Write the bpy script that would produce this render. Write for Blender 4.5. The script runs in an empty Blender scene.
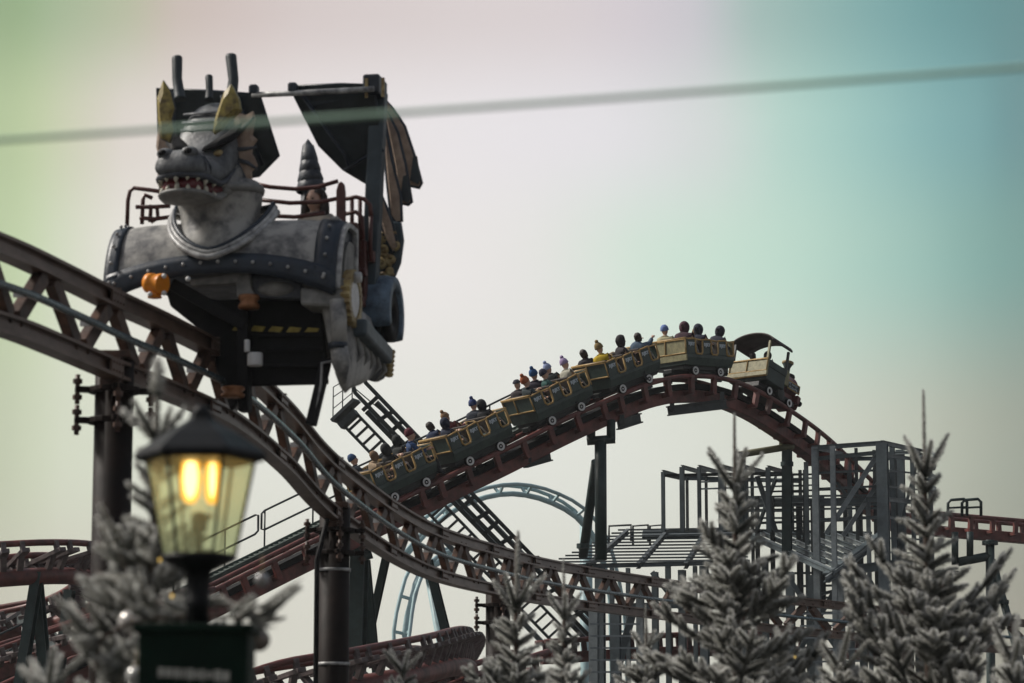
import bpy, bmesh, math, random
import numpy as np
from mathutils import Vector, Matrix

# ------------------------------------------------------------------ camera, sky, sun, exposure
S = bpy.context.scene
COL = S.collection
R = math.radians
random.seed(7)
FPX, CX, CY, HORIZON = 2844.4, 512.0, 341.5, 800.0
PITCH = math.atan((HORIZON - CY) / FPX)
CAM = Vector((0, 0, 1.7))
cam = bpy.data.cameras.new('camera')
cam.lens, cam.sensor_width, cam.clip_start, cam.clip_end = FPX / 1024 * 36, 36, 0.1, 6000
cam.dof.use_dof, cam.dof.focus_distance, cam.dof.aperture_fstop = True, 71.0, 3.1
cam_o = bpy.data.objects.new('camera', cam)
cam_o.location, cam_o.rotation_euler = CAM, (R(90) + PITCH, 0, 0)
COL.objects.link(cam_o)
S.camera = cam_o
S.view_settings.view_transform, S.view_settings.look = 'Standard', 'None'
S.view_settings.gamma, S.view_settings.exposure = 1, 0
S.cycles.use_denoising = True
S.cycles.volume_bounces = 1
S.cycles.max_bounces = 8
S.cycles.transparent_max_bounces = 16


def lin(r, g, b):
    return tuple(((c / 255) / 12.92 if c <= 10 else ((c / 255 + .055) / 1.055) ** 2.4) for c in (r, g, b)) + (1,)


SUN_AZ, SUN_EL = -78, 44            # degrees from the view axis to the left, and up
W = bpy.data.worlds.new('World')
S.world = W
W.use_nodes = True
wt = W.node_tree
wt.nodes.clear()


def wn(t, **k):
    n = wt.nodes.new(t)
    for a, b in k.items():
        setattr(n, a, b)
    return n


def wmath(op, a, b=None):
    n = wn('ShaderNodeMath', operation=op)
    for i, v in enumerate((a, b)):
        if v is None:
            continue
        if isinstance(v, (int, float)):
            n.inputs[i].default_value = v
        else:
            wt.links.new(v, n.inputs[i])
    return n.outputs[0]


tc = wn('ShaderNodeTexCoord')
sx = wn('ShaderNodeSeparateXYZ')
wt.links.new(tc.outputs['Generated'], sx.inputs[0])
az = wmath('ARCTAN2', sx.outputs[0], sx.outputs[1])
el = wmath('ARCSINE', sx.outputs[2])
# thin overcast: tints drift with compass direction, one row of colours for each of five heights above the horizon (degrees)
A0, A1 = R(-34), R(34)
azn = wn('ShaderNodeMapRange')
for k, v in (('From Min', A0), ('From Max', A1)):
    azn.inputs[k].default_value = v
wt.links.new(az, azn.inputs['Value'])


def row(cols):
    r = wn('ShaderNodeValToRGB')
    r.color_ramp.interpolation = 'B_SPLINE'
    e = r.color_ramp.elements
    while len(e) > 1:
        e.remove(e[-1])
    for i, (deg, c) in enumerate(cols):
        p = (R(deg) - A0) / (A1 - A0)
        q = e[0] if i == 0 else e.new(p)
        q.position = p
        q.color = lin(*c)
    wt.links.new(azn.outputs[0], r.inputs[0])
    return r.outputs[0]


def pxdeg(px):
    return math.degrees(math.atan((px - CX) / FPX))


ROWS = [  # (picture height the tint was read at, [(direction, colour)])
    (640, [(-60, (186, 184, 166)), (60, (200, 196, 182)), (300, (214, 212, 200)), (600, (212, 213, 202)), (820, (190, 188, 174)), (1015, (146, 143, 128))]),
    (440, [(0, (190, 198, 170)), (60, (206, 212, 190)), (250, (222, 222, 214)), (540, (223, 224, 217)), (780, (208, 212, 200)), (920, (184, 188, 173)), (1024, (148, 155, 142))]),
    (260, [(0, (186, 203, 160)), (45, (200, 210, 182)), (110, (224, 218, 211)), (400, (231, 227, 225)), (540, (224, 221, 219)), (640, (204, 222, 208)), (800, (184, 212, 198)), (930, (148, 184, 176)), (1024, (116, 154, 148))]),
    (130, [(0, (178, 197, 152)), (50, (196, 202, 172)), (115, (214, 203, 198)), (330, (230, 225, 224)), (600, (224, 221, 226)), (720, (204, 208, 206)), (790, (178, 210, 198)), (900, (140, 182, 180)), (990, (118, 160, 162)), (1024, (108, 146, 148))]),
    (10, [(0, (146, 170, 128)), (40, (160, 178, 148)), (120, (182, 186, 160)), (165, (196, 180, 174)), (300, (208, 198, 196)), (560, (214, 206, 206)), (700, (198, 192, 202)), (760, (160, 186, 176)), (900, (116, 162, 164)), (1024, (98, 138, 140))]),
]
prev = None
for y, cols in ROWS:
    neutral = (136, 136, 137)
    o = row([(-32, neutral), (-21, neutral), (-14, tuple((a * .5 + b * .5) for a, b in zip(cols[0][1], neutral)))] + [(pxdeg(p), c) for p, c in cols] + [(14, tuple((a * .6 + b * .4) for a, b in zip(cols[-1][1], neutral))), (21, neutral), (32, neutral)])
    e0 = math.asin(max(-1, min(1, math.sin(PITCH + math.atan((CY - y) / FPX)))))
    if prev is None:
        cur = o
    else:
        mr = wn('ShaderNodeMapRange', interpolation_type='SMOOTHSTEP')
        mr.inputs['From Min'].default_value, mr.inputs['From Max'].default_value = prev, e0
        wt.links.new(el, mr.inputs['Value'])
        mx = wn('ShaderNodeMix', data_type='RGBA')
        wt.links.new(mr.outputs[0], mx.inputs[0])
        wt.links.new(cur, mx.inputs[6])
        wt.links.new(o, mx.inputs[7])
        cur = mx.outputs[2]
    prev = e0
cloud = wn('ShaderNodeTexNoise')
cloud.inputs['Scale'].default_value = 9
cloud.inputs['Detail'].default_value = 3
cm = wn('ShaderNodeMapRange')
cm.inputs['To Min'].default_value, cm.inputs['To Max'].default_value = 1.045, 1.105
wt.links.new(tc.outputs['Generated'], cloud.inputs['Vector'])
wt.links.new(cloud.outputs[0], cm.inputs['Value'])
bg1 = wn('ShaderNodeBackground')
wt.links.new(cur, bg1.inputs[0])
wt.links.new(cm.outputs[0], bg1.inputs[1])
sky = wn('ShaderNodeTexSky', sky_type='NISHITA', sun_disc=False, sun_elevation=R(SUN_EL), sun_rotation=R(SUN_AZ), dust_density=4)
bg2 = wn('ShaderNodeBackground')
bg2.inputs[1].default_value = .10
wt.links.new(sky.outputs[0], bg2.inputs[0])
up = wn('ShaderNodeMapRange', interpolation_type='SMOOTHSTEP')
up.inputs['From Min'].default_value, up.inputs['From Max'].default_value = R(17), R(45)
up.inputs['To Max'].default_value = .6
wt.links.new(el, up.inputs['Value'])
ms = wn('ShaderNodeMixShader')
wt.links.new(up.outputs[0], ms.inputs[0])
wt.links.new(bg1.outputs[0], ms.inputs[1])
wt.links.new(bg2.outputs[0], ms.inputs[2])
wo = wn('ShaderNodeOutputWorld')
wt.links.new(ms.outputs[0], wo.inputs[0])

sun = bpy.data.lights.new('sun', 'SUN')
sun.energy, sun.angle, sun.color = 3.4, R(12), (1, .95, .88)
sun_o = bpy.data.objects.new('sun', sun)
_d = Vector((math.sin(R(SUN_AZ)) * math.cos(R(SUN_EL)), math.cos(R(SUN_AZ)) * math.cos(R(SUN_EL)), math.sin(R(SUN_EL))))
sun_o.rotation_euler = _d.to_track_quat('Z', 'Y').to_euler()
sun_o.location = (-30, -20, 60)
COL.objects.link(sun_o)

# ------------------------------------------------------------------ helpers
def ray(px, py):
    d, u = (px - CX) / FPX, (CY - py) / FPX
    return Vector((d, math.cos(PITCH) - u * math.sin(PITCH), math.sin(PITCH) + u * math.cos(PITCH)))


def at(px, py, D):
    """Point of the place seen at a picture point, D metres ahead."""
    r = ray(px, py)
    return CAM + r * (D / r.y)


Z = Vector((0, 0, 1))


class MB:
    def __init__(s):
        s.v, s.f, s.sm, s.mi = [], [], [], []

    def add(s, vs, fs, smooth=False, mi=0):
        b = len(s.v)
        s.v += [Vector(v) for v in vs]
        s.f += [tuple(i + b for i in f) for f in fs]
        s.sm += [smooth] * len(fs)
        s.mi += [mi] * len(fs)
        return s

    def box(s, c, size, M=None, mi=0):
        c = Vector(c)
        h = Vector(size) / 2
        vs = [Vector((x * h.x, y * h.y, z * h.z)) for x in (-1, 1) for y in (-1, 1) for z in (-1, 1)]
        vs = [c + (M @ v if M is not None else v) for v in vs]
        return s.add(vs, [(0, 1, 3, 2), (4, 6, 7, 5), (0, 4, 5, 1), (2, 3, 7, 6), (0, 2, 6, 4), (1, 5, 7, 3)], mi=mi)

    def bar(s, a, b, w, h=None, upv=Z, mi=0):
        """Rectangular beam from a to b, w across and h along upv."""
        a, b = Vector(a), Vector(b)
        h = h or w
        t = (b - a).normalized()
        if abs(t.dot(upv)) > .97:
            upv = Vector((1, 0, 0)) if abs(t.x) < .9 else Vector((0, 1, 0))
        sd = t.cross(upv).normalized()
        u = sd.cross(t)
        vs = [p + sd * (i * w / 2) + u * (j * h / 2) for p in (a, b) for i, j in ((-1, -1), (1, -1), (1, 1), (-1, 1))]
        return s.add(vs, [(3, 2, 1, 0), (4, 5, 6, 7), (0, 1, 5, 4), (1, 2, 6, 5), (2, 3, 7, 6), (3, 0, 4, 7)], mi=mi)

    def ibeam(s, a, b, w, h, upv=Z, t=.14):
        """Steel I section from a to b."""
        a, b = Vector(a), Vector(b)
        d = (b - a).normalized()
        if abs(d.dot(upv)) > .97:
            upv = Vector((0, 1, 0))
        sd = d.cross(upv).normalized()
        u = sd.cross(d)
        pr = iprof(w, h, t)
        return s.sweep([a, b], [(d, sd, u)] * 2, pr)

    def tube(s, pts, r, seg=8, caps=True, closed=False, mi=0):
        pts = [Vector(p) for p in pts]
        n = len(pts)
        rs = list(r) if isinstance(r, (list, tuple)) else [r] * n
        u = None
        vs, fs = [], []
        for i, p in enumerate(pts):
            a = pts[i - 1] if (i or closed) else p
            b = pts[(i + 1) % n] if (i < n - 1 or closed) else p
            t = (b - a).normalized() if (b - a).length > 1e-9 else Z
            if u is None:
                u = t.cross(Z if abs(t.z) < .9 else Vector((1, 0, 0))).normalized()
            u = (u - t * u.dot(t))
            u = u.normalized() if u.length > 1e-6 else t.orthogonal().normalized()
            w = t.cross(u)
            vs += [p + (u * math.cos(2 * math.pi * k / seg) + w * math.sin(2 * math.pi * k / seg)) * rs[i] for k in range(seg)]
        for i in range(n if closed else n - 1):
            j = (i + 1) % n
            fs += [(i * seg + k, i * seg + (k + 1) % seg, j * seg + (k + 1) % seg, j * seg + k) for k in range(seg)]
        s.add(vs, fs, True, mi)
        if caps and not closed:
            b = len(s.v) - len(vs)
            s.f += [tuple(b + k for k in range(seg))[::-1], tuple(b + (n - 1) * seg + k for k in range(seg))]
            s.sm += [False, False]
            s.mi += [mi, mi]
        return s

    def sweep(s, pts, frs, prof, off=(0, 0), caps=True, smooth=False):
        m = len(prof)
        vs, fs = [], []
        for p, (t, sd, u) in zip(pts, frs):
            vs += [p + sd * (a + off[0]) + u * (b + off[1]) for a, b in prof]
        for i in range(len(pts) - 1):
            fs += [(i * m + k, i * m + (k + 1) % m, (i + 1) * m + (k + 1) % m, (i + 1) * m + k) for k in range(m)]
        s.add(vs, fs, smooth)
        if caps:
            b = len(s.v) - len(vs)
            s.f += [tuple(b + k for k in range(m))[::-1], tuple(b + len(vs) - m + k for k in range(m))]
            s.sm += [False, False]
            s.mi += [0, 0]
        return s

    def lathe(s, prof, seg=24, M=None, smooth=True, mi=0, phase=0.0, arc=2 * math.pi):
        M = M or Matrix()
        vs, fs = [], []
        n = len(prof)
        full = abs(arc - 2 * math.pi) < 1e-6
        cnt = seg if full else seg + 1
        for k in range(cnt):
            a = arc * k / seg + phase
            vs += [M @ Vector((r * math.cos(a), r * math.sin(a), z)) for r, z in prof]
        for k in range(seg):
            j = (k + 1) % cnt
            fs += [(k * n + i, j * n + i, j * n + i + 1, k * n + i + 1) for i in range(n - 1)]
        return s.add(vs, fs, smooth, mi)

    def sphere(s, c, r, seg=12, M=None, mi=0):
        r = Vector(r) if not isinstance(r, (int, float)) else Vector((r, r, r))
        c = Vector(c)
        h = max(4, seg // 2)
        vs, fs = [], []
        for i in range(h + 1):
            th = math.pi * i / h
            for k in range(seg):
                ph = 2 * math.pi * k / seg
                v = Vector((r.x * math.sin(th) * math.cos(ph), r.y * math.sin(th) * math.sin(ph), r.z * math.cos(th)))
                vs.append(c + (M @ v if M is not None else v))
        for i in range(h):
            fs += [(i * seg + k, (i + 1) * seg + k, (i + 1) * seg + (k + 1) % seg, i * seg + (k + 1) % seg) for k in range(seg)]
        return s.add(vs, fs, True, mi)

    def slab(s, poly, th, mi=0):
        """Flat plate from a loop of 3-D points, th (a vector) thick."""
        poly = [Vector(p) for p in poly]
        th = Vector(th)
        n = len(poly)
        return s.add(poly + [p + th for p in poly], [tuple(range(n))[::-1], tuple(range(n, 2 * n))] + [(i, (i + 1) % n, n + (i + 1) % n, n + i) for i in range(n)], mi=mi)

    def loft(s, rings, caps=True, smooth=True, closed=True, mi=0):
        m = len(rings[0])
        vs = [v for r in rings for v in r]
        fs = []
        for i in range(len(rings) - 1):
            fs += [(i * m + k, i * m + (k + 1) % m, (i + 1) * m + (k + 1) % m, (i + 1) * m + k) for k in range(m if closed else m - 1)]
        s.add(vs, fs, smooth, mi)
        if caps:
            b = len(s.v) - len(vs)
            s.f += [tuple(b + k for k in range(m))[::-1], tuple(b + len(vs) - m + k for k in range(m))]
            s.sm += [smooth, smooth]
            s.mi += [mi, mi]
        return s

    def build(s, name, mats, parent=None, world=False, bev=0, sub=0, solid=0):
        v = s.v
        if parent is not None and world:
            inv = MW[parent.name].inverted()
            v = [inv @ p for p in v]
        elif parent is None and not world:
            pass
        me = bpy.data.meshes.new(name)
        me.from_pydata([tuple(p) for p in v], [], s.f)
        for m in (mats if isinstance(mats, (list, tuple)) else [mats]):
            me.materials.append(m)
        me.polygons.foreach_set('use_smooth', s.sm)
        me.polygons.foreach_set('material_index', s.mi)
        bm = bmesh.new()
        bm.from_mesh(me)
        bmesh.ops.recalc_face_normals(bm, faces=bm.faces)
        bm.to_mesh(me)
        bm.free()
        o = bpy.data.objects.new(name, me)
        COL.objects.link(o)
        if parent is not None:
            o.parent = parent
        if solid:
            q = o.modifiers.new('solid', 'SOLIDIFY')
            q.thickness = solid
        if bev:
            q = o.modifiers.new('bevel', 'BEVEL')
            q.width, q.segments, q.limit_method = bev, 2, 'ANGLE'
        if sub:
            q = o.modifiers.new('sub', 'SUBSURF')
            q.levels = q.render_levels = sub
        return o


MW = {}


def tag(o, label, cat, group=None, kind=None):
    if label:
        o['label'] = label
    if cat:
        o['category'] = cat
    if group:
        o['group'] = group
    if kind:
        o['kind'] = kind
    return o


def thing(name, label, cat, M=None, group=None):
    o = bpy.data.objects.new(name, None)
    o.empty_display_size = .3
    COL.objects.link(o)
    M = M if isinstance(M, Matrix) else Matrix.Translation(Vector(M or (0, 0, 0)))
    o.matrix_world = M
    MW[o.name] = M.copy()
    return tag(o, label, cat, group)


def spline(P, step):
    """Catmull-Rom through P, points step apart."""
    P = [Vector(p) for p in P]
    Q = [P[0] * 2 - P[1]] + P + [P[-1] * 2 - P[-2]]
    out = []
    for i in range(1, len(Q) - 2):
        a, b, c, d = Q[i - 1:i + 3]
        for k in range(24):
            t = k / 24
            out.append(.5 * (2 * b + (c - a) * t + (2 * a - 5 * b + 4 * c - d) * t * t + (3 * b - a - 3 * c + d) * t ** 3))
    out.append(P[-1].copy())
    L = [0]
    for a, b in zip(out, out[1:]):
        L.append(L[-1] + (b - a).length)
    n = max(2, int(L[-1] / step))
    res, j = [], 0
    for i in range(n + 1):
        s_ = L[-1] * i / n
        while j < len(L) - 2 and L[j + 1] < s_:
            j += 1
        f = (s_ - L[j]) / max(1e-9, L[j + 1] - L[j])
        res.append(out[j].lerp(out[j + 1], f))
    return res


def frames(pts, bank=None):
    fr = []
    n = len(pts)
    for i in range(n):
        t = (pts[min(n - 1, i + 1)] - pts[max(0, i - 1)]).normalized()
        sd = t.cross(Z).normalized()
        u = sd.cross(t)
        b = bank(i / (n - 1)) if callable(bank) else (bank or 0)
        if b:
            q = Matrix.Rotation(b, 3, t)
            sd, u = q @ sd, q @ u
        fr.append((t, sd, u))
    return fr


def iprof(w, h, t=.14):
    a, b = w / 2, h / 2
    ft, wt_ = h * t, w * t
    return [(-a, -b), (a, -b), (a, -b + ft), (wt_, -b + ft), (wt_, b - ft), (a, b - ft), (a, b), (-a, b), (-a, b - ft), (-wt_, b - ft), (-wt_, -b + ft), (-a, -b + ft)]


def rect(w, h):
    return [(-w / 2, -h / 2), (w / 2, -h / 2), (w / 2, h / 2), (-w / 2, h / 2)]


def circ(r, n=10):
    return [(r * math.cos(2 * math.pi * k / n), r * math.sin(2 * math.pi * k / n)) for k in range(n)]


# ------------------------------------------------------------------ materials
def mat(name, col, rough=.6, metal=0.0, var=.35, scale=6, bump=.15, col2=None, lo=.35, hi=.7, spec=.5, emit=None):
    m = bpy.data.materials.new(name)
    m.use_nodes = True
    nt = m.node_tree
    p = nt.nodes['Principled BSDF']
    p.inputs['Roughness'].default_value = rough
    p.inputs['Metallic'].default_value = metal
    p.inputs['Specular IOR Level'].default_value = spec
    t = nt.nodes.new('ShaderNodeTexCoord')
    nz = nt.nodes.new('ShaderNodeTexNoise')
    nz.inputs['Scale'].default_value = scale
    nz.inputs['Detail'].default_value = 6
    nz.inputs['Roughness'].default_value = .62
    nt.links.new(t.outputs['Object'], nz.inputs['Vector'])
    r = nt.nodes.new('ShaderNodeValToRGB')
    e = r.color_ramp.elements
    c2 = col2 or tuple(c * (1 - var) for c in col)
    e[0].position, e[0].color = lo, tuple(c2) + (1,)
    e[1].position, e[1].color = hi, tuple(min(1, c * (1 + (0 if col2 else var * .5))) for c in col) + (1,)
    nt.links.new(nz.outputs[0], r.inputs[0])
    nt.links.new(r.outputs[0], p.inputs['Base Color'])
    rr = nt.nodes.new('ShaderNodeMapRange')
    rr.inputs['To Min'].default_value, rr.inputs['To Max'].default_value = min(1, rough + .12), max(.05, rough - .12)
    nt.links.new(nz.outputs[0], rr.inputs['Value'])
    nt.links.new(rr.outputs[0], p.inputs['Roughness'])
    if bump:
        nb = nt.nodes.new('ShaderNodeTexNoise')
        nb.inputs['Scale'].default_value = scale * 5
        nb.inputs['Detail'].default_value = 4
        nt.links.new(t.outputs['Object'], nb.inputs['Vector'])
        b = nt.nodes.new('ShaderNodeBump')
        b.inputs['Strength'].default_value = bump
        b.inputs['Distance'].default_value = .02
        nt.links.new(nb.outputs[0], b.inputs['Height'])
        nt.links.new(b.outputs[0], p.inputs['Normal'])
    if emit:
        p.inputs['Emission Color'].default_value = emit[0] + (1,)
        p.inputs['Emission Strength'].default_value = emit[1]
    return m


M = dict(
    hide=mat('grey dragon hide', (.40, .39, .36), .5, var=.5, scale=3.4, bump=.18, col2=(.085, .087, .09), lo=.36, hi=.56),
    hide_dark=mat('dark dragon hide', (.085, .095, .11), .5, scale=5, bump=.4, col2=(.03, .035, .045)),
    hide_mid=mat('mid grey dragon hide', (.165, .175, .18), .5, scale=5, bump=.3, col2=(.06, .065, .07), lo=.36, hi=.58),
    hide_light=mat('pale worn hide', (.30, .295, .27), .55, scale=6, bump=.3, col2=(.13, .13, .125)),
    navy=mat('navy trim paint', (.016, .027, .043), .42, scale=7, bump=.1),
    slate=mat('slate wing skin', (.032, .044, .050), .5, scale=3, bump=.2),
    postblue=mat('blue grey post paint', (.05, .075, .09), .45, scale=4),
    silver=mat('silvered paint', (.62, .62, .60), .38, var=.5, scale=9, col2=(.16, .16, .16)),
    black=mat('black chassis paint', (.009, .009, .010), .65, scale=8, spec=.2),
    gold=mat('gold paint', (.52, .42, .19), .42, scale=14, bump=.3, col2=(.16, .09, .03)),
    horn=mat('yellow horn', (.48, .38, .09), .5, scale=12, col2=(.12, .085, .03)),
    tan=mat('tan wing membrane', (.46, .34, .25), .6, scale=8, bump=.3, col2=(.24, .17, .13)),
    tooth=mat('bone white', (.62, .58, .46), .4, scale=20, bump=0),
    mouth=mat('red mouth', (.16, .015, .02), .35, scale=10),
    rail_red=mat('dark red railing', (.10, .028, .022), .4, scale=9),
    orange=mat('orange motor paint', (.85, .28, .01), .4, var=.15, scale=9, bump=.05),
    copper=mat('copper roller', (.35, .15, .06), .4, metal=.4, scale=9),
    white=mat('white paint', (.72, .72, .70), .45, scale=9, bump=.05, var=.15),
    hazard=mat('hazard yellow', (.42, .32, .06), .6, scale=10),
    truss=mat('rusty brown truss', (.17, .105, .075), .34, scale=2.2, bump=.06, col2=(.085, .052, .038)),
    brace=mat('dark brown brace', (.13, .066, .040), .5, scale=6, bump=.2, col2=(.03, .018, .014)),
    post=mat('brown column paint', (.016, .008, .005), .6, scale=3, bump=.1, col2=(.007, .004, .003), spec=.18),
    bus=mat('blue grey conductor rail', (.16, .22, .24), .25, metal=.5, scale=8, bump=.05),
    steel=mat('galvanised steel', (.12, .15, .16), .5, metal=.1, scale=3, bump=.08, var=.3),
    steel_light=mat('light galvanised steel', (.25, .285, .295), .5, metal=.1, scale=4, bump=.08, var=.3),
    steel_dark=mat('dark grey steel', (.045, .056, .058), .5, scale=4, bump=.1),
    teal=mat('dark green support paint', (.020, .042, .040), .5, scale=3, bump=.1),
    olive=mat('olive lit support paint', (.15, .15, .085), .5, scale=3, bump=.1),  # light on a beam top put into the colour
    red=mat('red brown track paint', (.21, .060, .048), .45, scale=3, bump=.1, col2=(.075, .030, .026)),
    red_dark=mat('dark red tie paint', (.055, .022, .022), .5, scale=4, bump=.1),
    pale_blue=mat('pale blue coaster paint', (.38, .54, .56), .5, scale=2, bump=.05, var=.2),
    wagon=mat('dark green wagon paint', (.050, .078, .068), .45, scale=4, bump=.1),
    wagon_low=mat('dark wagon skirt', (.014, .018, .018), .5, scale=4),
    yellow=mat('ochre frame paint', (.48, .31, .11), .5, scale=9, bump=.1),
    cream=mat('olive cream board', (.28, .26, .14), .55, scale=9, bump=.2),
    seat=mat('dark seat', (.03, .022, .018), .6, scale=9),
    loco_red=mat('dark red boiler', (.14, .035, .033), .4, scale=6),
    brownroof=mat('brown cab roof', (.045, .032, .030), .6, scale=5),
    letter=mat('pale lettering', (.55, .62, .66), .5, scale=10, bump=0, var=.1),
    skin=mat('skin', (.60, .38, .28), .5, scale=20, bump=.03, var=.12),
    hair=mat('dark brown hair', (.03, .018, .012), .5, scale=30, bump=.5),
    lampblack=mat('black lamp iron', (.004, .005, .006), .5, scale=9, bump=.1, spec=.22),
    boxgreen=mat('dark green box paint', (.002, .016, .008), .6, scale=6, bump=.05, spec=.15),
    boxletter=mat('faded white lettering', (.45, .44, .38), .6, scale=14),
    cable=mat('pale green grey cable', (.46, .66, .50), .5, scale=9, bump=0, var=.1),
    tie=mat('grey brown cross tie', (.17, .14, .135), .5, scale=6, bump=.1, col2=(.06, .045, .043)),  # sky reflected on the tie tops is put into this paler colour
    tread=mat('grey grating', (.22, .26, .235), .5, scale=6, bump=.05),
    walk=mat('green catwalk paint', (.045, .080, .068), .5, scale=5),
    bark=mat('spruce bark', (.09, .06, .045), .8, scale=12, bump=.5),
    ground=mat('asphalt', (.06, .058, .055), .85, scale=.4, bump=.3),
    hill=mat('wooded hill', (.045, .065, .055), .9, scale=.05, bump=.4),
)


def cloth(r, g, b):
    k = 'cloth %d %d %d' % (r, g, b)
    if k not in M:
        c = lin(r, g, b)[:3]
        M[k] = mat(k, c, .85, scale=16, bump=.3, var=.25)
    return M[k]


# frosted needles: the frost sits towards the needle tips (vertex attribute), dark green below
mf = bpy.data.materials.new('frosted needles')
mf.use_nodes = True
nt = mf.node_tree
p = nt.nodes['Principled BSDF']
p.inputs['Roughness'].default_value = .7
at_n = nt.nodes.new('ShaderNodeAttribute')
at_n.attribute_name = 'frost'
rm = nt.nodes.new('ShaderNodeValToRGB')
e = rm.color_ramp.elements
e[0].position, e[0].color = .1, (.028, .036, .026, 1)
e[1].position, e[1].color = .95, (.94, .94, .91, 1)
q = e.new(.5)
q.color = (.40, .40, .36, 1)
nt.links.new(at_n.outputs['Fac'], rm.inputs[0])
nt.links.new(rm.outputs[0], p.inputs['Base Color'])
tlf = nt.nodes.new('ShaderNodeBsdfTranslucent')
nt.links.new(rm.outputs[0], tlf.inputs[0])
mxf = nt.nodes.new('ShaderNodeMixShader')
mxf.inputs[0].default_value = .42
nt.links.new(p.outputs[0], mxf.inputs[1])
nt.links.new(tlf.outputs[0], mxf.inputs[2])
nt.links.new(mxf.outputs[0], nt.nodes['Material Output'].inputs['Surface'])
M['frost'] = mf

# lamp glass: thin, greenish yellow, milky
mg = bpy.data.materials.new('milky lamp glass')
mg.use_nodes = True
nt = mg.node_tree
nt.nodes.clear()
tr = nt.nodes.new('ShaderNodeBsdfTransparent')
tr.inputs[0].default_value = (.90, .95, .76, 1)
tl = nt.nodes.new('ShaderNodeBsdfTranslucent')
nzg = nt.nodes.new('ShaderNodeTexNoise')
nzg.inputs['Scale'].default_value = 5
rg = nt.nodes.new('ShaderNodeValToRGB')
rg.color_ramp.elements[0].color, rg.color_ramp.elements[1].color = (.78, .86, .54, 1), (.92, .96, .74, 1)
nt.links.new(nzg.outputs[0], rg.inputs[0])
nt.links.new(rg.outputs[0], tl.inputs[0])
gl = nt.nodes.new('ShaderNodeBsdfGlossy')
gl.inputs['Roughness'].default_value = .15
m1, m2 = nt.nodes.new('ShaderNodeMixShader'), nt.nodes.new('ShaderNodeMixShader')
m1.inputs[0].default_value, m2.inputs[0].default_value = .27, .06
nt.links.new(tr.outputs[0], m1.inputs[1])
nt.links.new(tl.outputs[0], m1.inputs[2])
nt.links.new(m1.outputs[0], m2.inputs[1])
nt.links.new(gl.outputs[0], m2.inputs[2])
og = nt.nodes.new('ShaderNodeOutputMaterial')
nt.links.new(m2.outputs[0], og.inputs[0])
M['lampglass'] = mg
M['filament'] = mat('white hot filament', (1, .8, .5), .5, emit=((1.0, .74, .36), 14), bump=0)
mb_ = bpy.data.materials.new('glowing bulb glass')
mb_.use_nodes = True
nt = mb_.node_tree
nt.nodes.clear()
em = nt.nodes.new('ShaderNodeEmission')
em.inputs[0].default_value, em.inputs[1].default_value = (1, .44, .05, 1), 2.3
tr = nt.nodes.new('ShaderNodeBsdfTransparent')
mx = nt.nodes.new('ShaderNodeMixShader')
mx.inputs[0].default_value = .75
oo = nt.nodes.new('ShaderNodeOutputMaterial')
nt.links.new(tr.outputs[0], mx.inputs[1])
nt.links.new(em.outputs[0], mx.inputs[2])
nt.links.new(mx.outputs[0], oo.inputs[0])
M['bulb'] = mb_
M['fairy'] = mat('fairy light glow', (1, .7, .2), .5, emit=((1, .62, .12), 1.0), bump=0)

# ------------------------------------------------------------------ setting: ground, hill
b = MB()
b.add([(-318, -58, 0), (318, -58, 0), (318, 538, 0), (-318, 538, 0)], [(0, 1, 2, 3)])
tag(b.build('ground', M['ground']), None, None, kind='structure')
b = MB()
hx = []
rows_ = []
for i in range(41):
    x = -200 + i * 7
    h = 29 * math.exp(-((x + 79) / 30) ** 2) + 2 + .7 * math.sin(i * 1.7) + .5 * math.sin(i * 3.1)
    rows_.append([Vector((x, 400 + yy * 30, h * q)) for yy, q in ((-1, 0), (-.5, .72), (0, 1), (.5, .7), (1, 0))])
b.loft(rows_, caps=False, closed=False)
tag(b.build('hill', M['hill']), None, None, kind='structure')

# ------------------------------------------------------------------ truss track of the dragon ride
TR = [at(px, py, D) for px, py, D in ((-300, 150, 15.5), (-110, 196, 18.6), (0, 236, 21.5), (60, 264, 22.9), (115, 292, 24.3), (170, 318, 26.0), (230, 352, 28.2), (285, 402, 31), (335, 458, 33.8), (420, 519, 39), (500, 547, 44), (560, 562, 48.3), (670, 580, 53.5), (786, 596, 57), (990, 617, 61.5), (1130, 626, 63.5))]
# the ride is level here: smooth the heights of the upper chord to a plane that eases down a little
HCH = .60
tp = spline(TR, .25)
tf = frames(tp)
track = thing('truss_track', 'brown steel lattice truss track that carries the dragon car and sweeps past in front', 'roller coaster track', tp[40].copy() * 1)
b = MB()
b.sweep(tp, tf, iprof(.17, .16, .17), (0, -.08))
b.build('top_chord', M['truss'], track, True)
b = MB()
b.sweep(tp, tf, iprof(.17, .16, .17), (0, -.08 - HCH))
b.build('bottom_chord', M['truss'], track, True)
L = .25 * 0 + sum((x - y).length for x, y in zip(tp, tp[1:]))
st = L / (len(tp) - 1)


def on(pts, frs, s_, a=0, u=0):
    """Point s_ metres along, a to the side and u up."""
    i = max(0, min(len(pts) - 2, int(s_ / st)))
    f = s_ / st - i
    pnt = pts[i].lerp(pts[i + 1], f)
    return pnt + frs[i][1] * a + frs[i][2] * u


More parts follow.
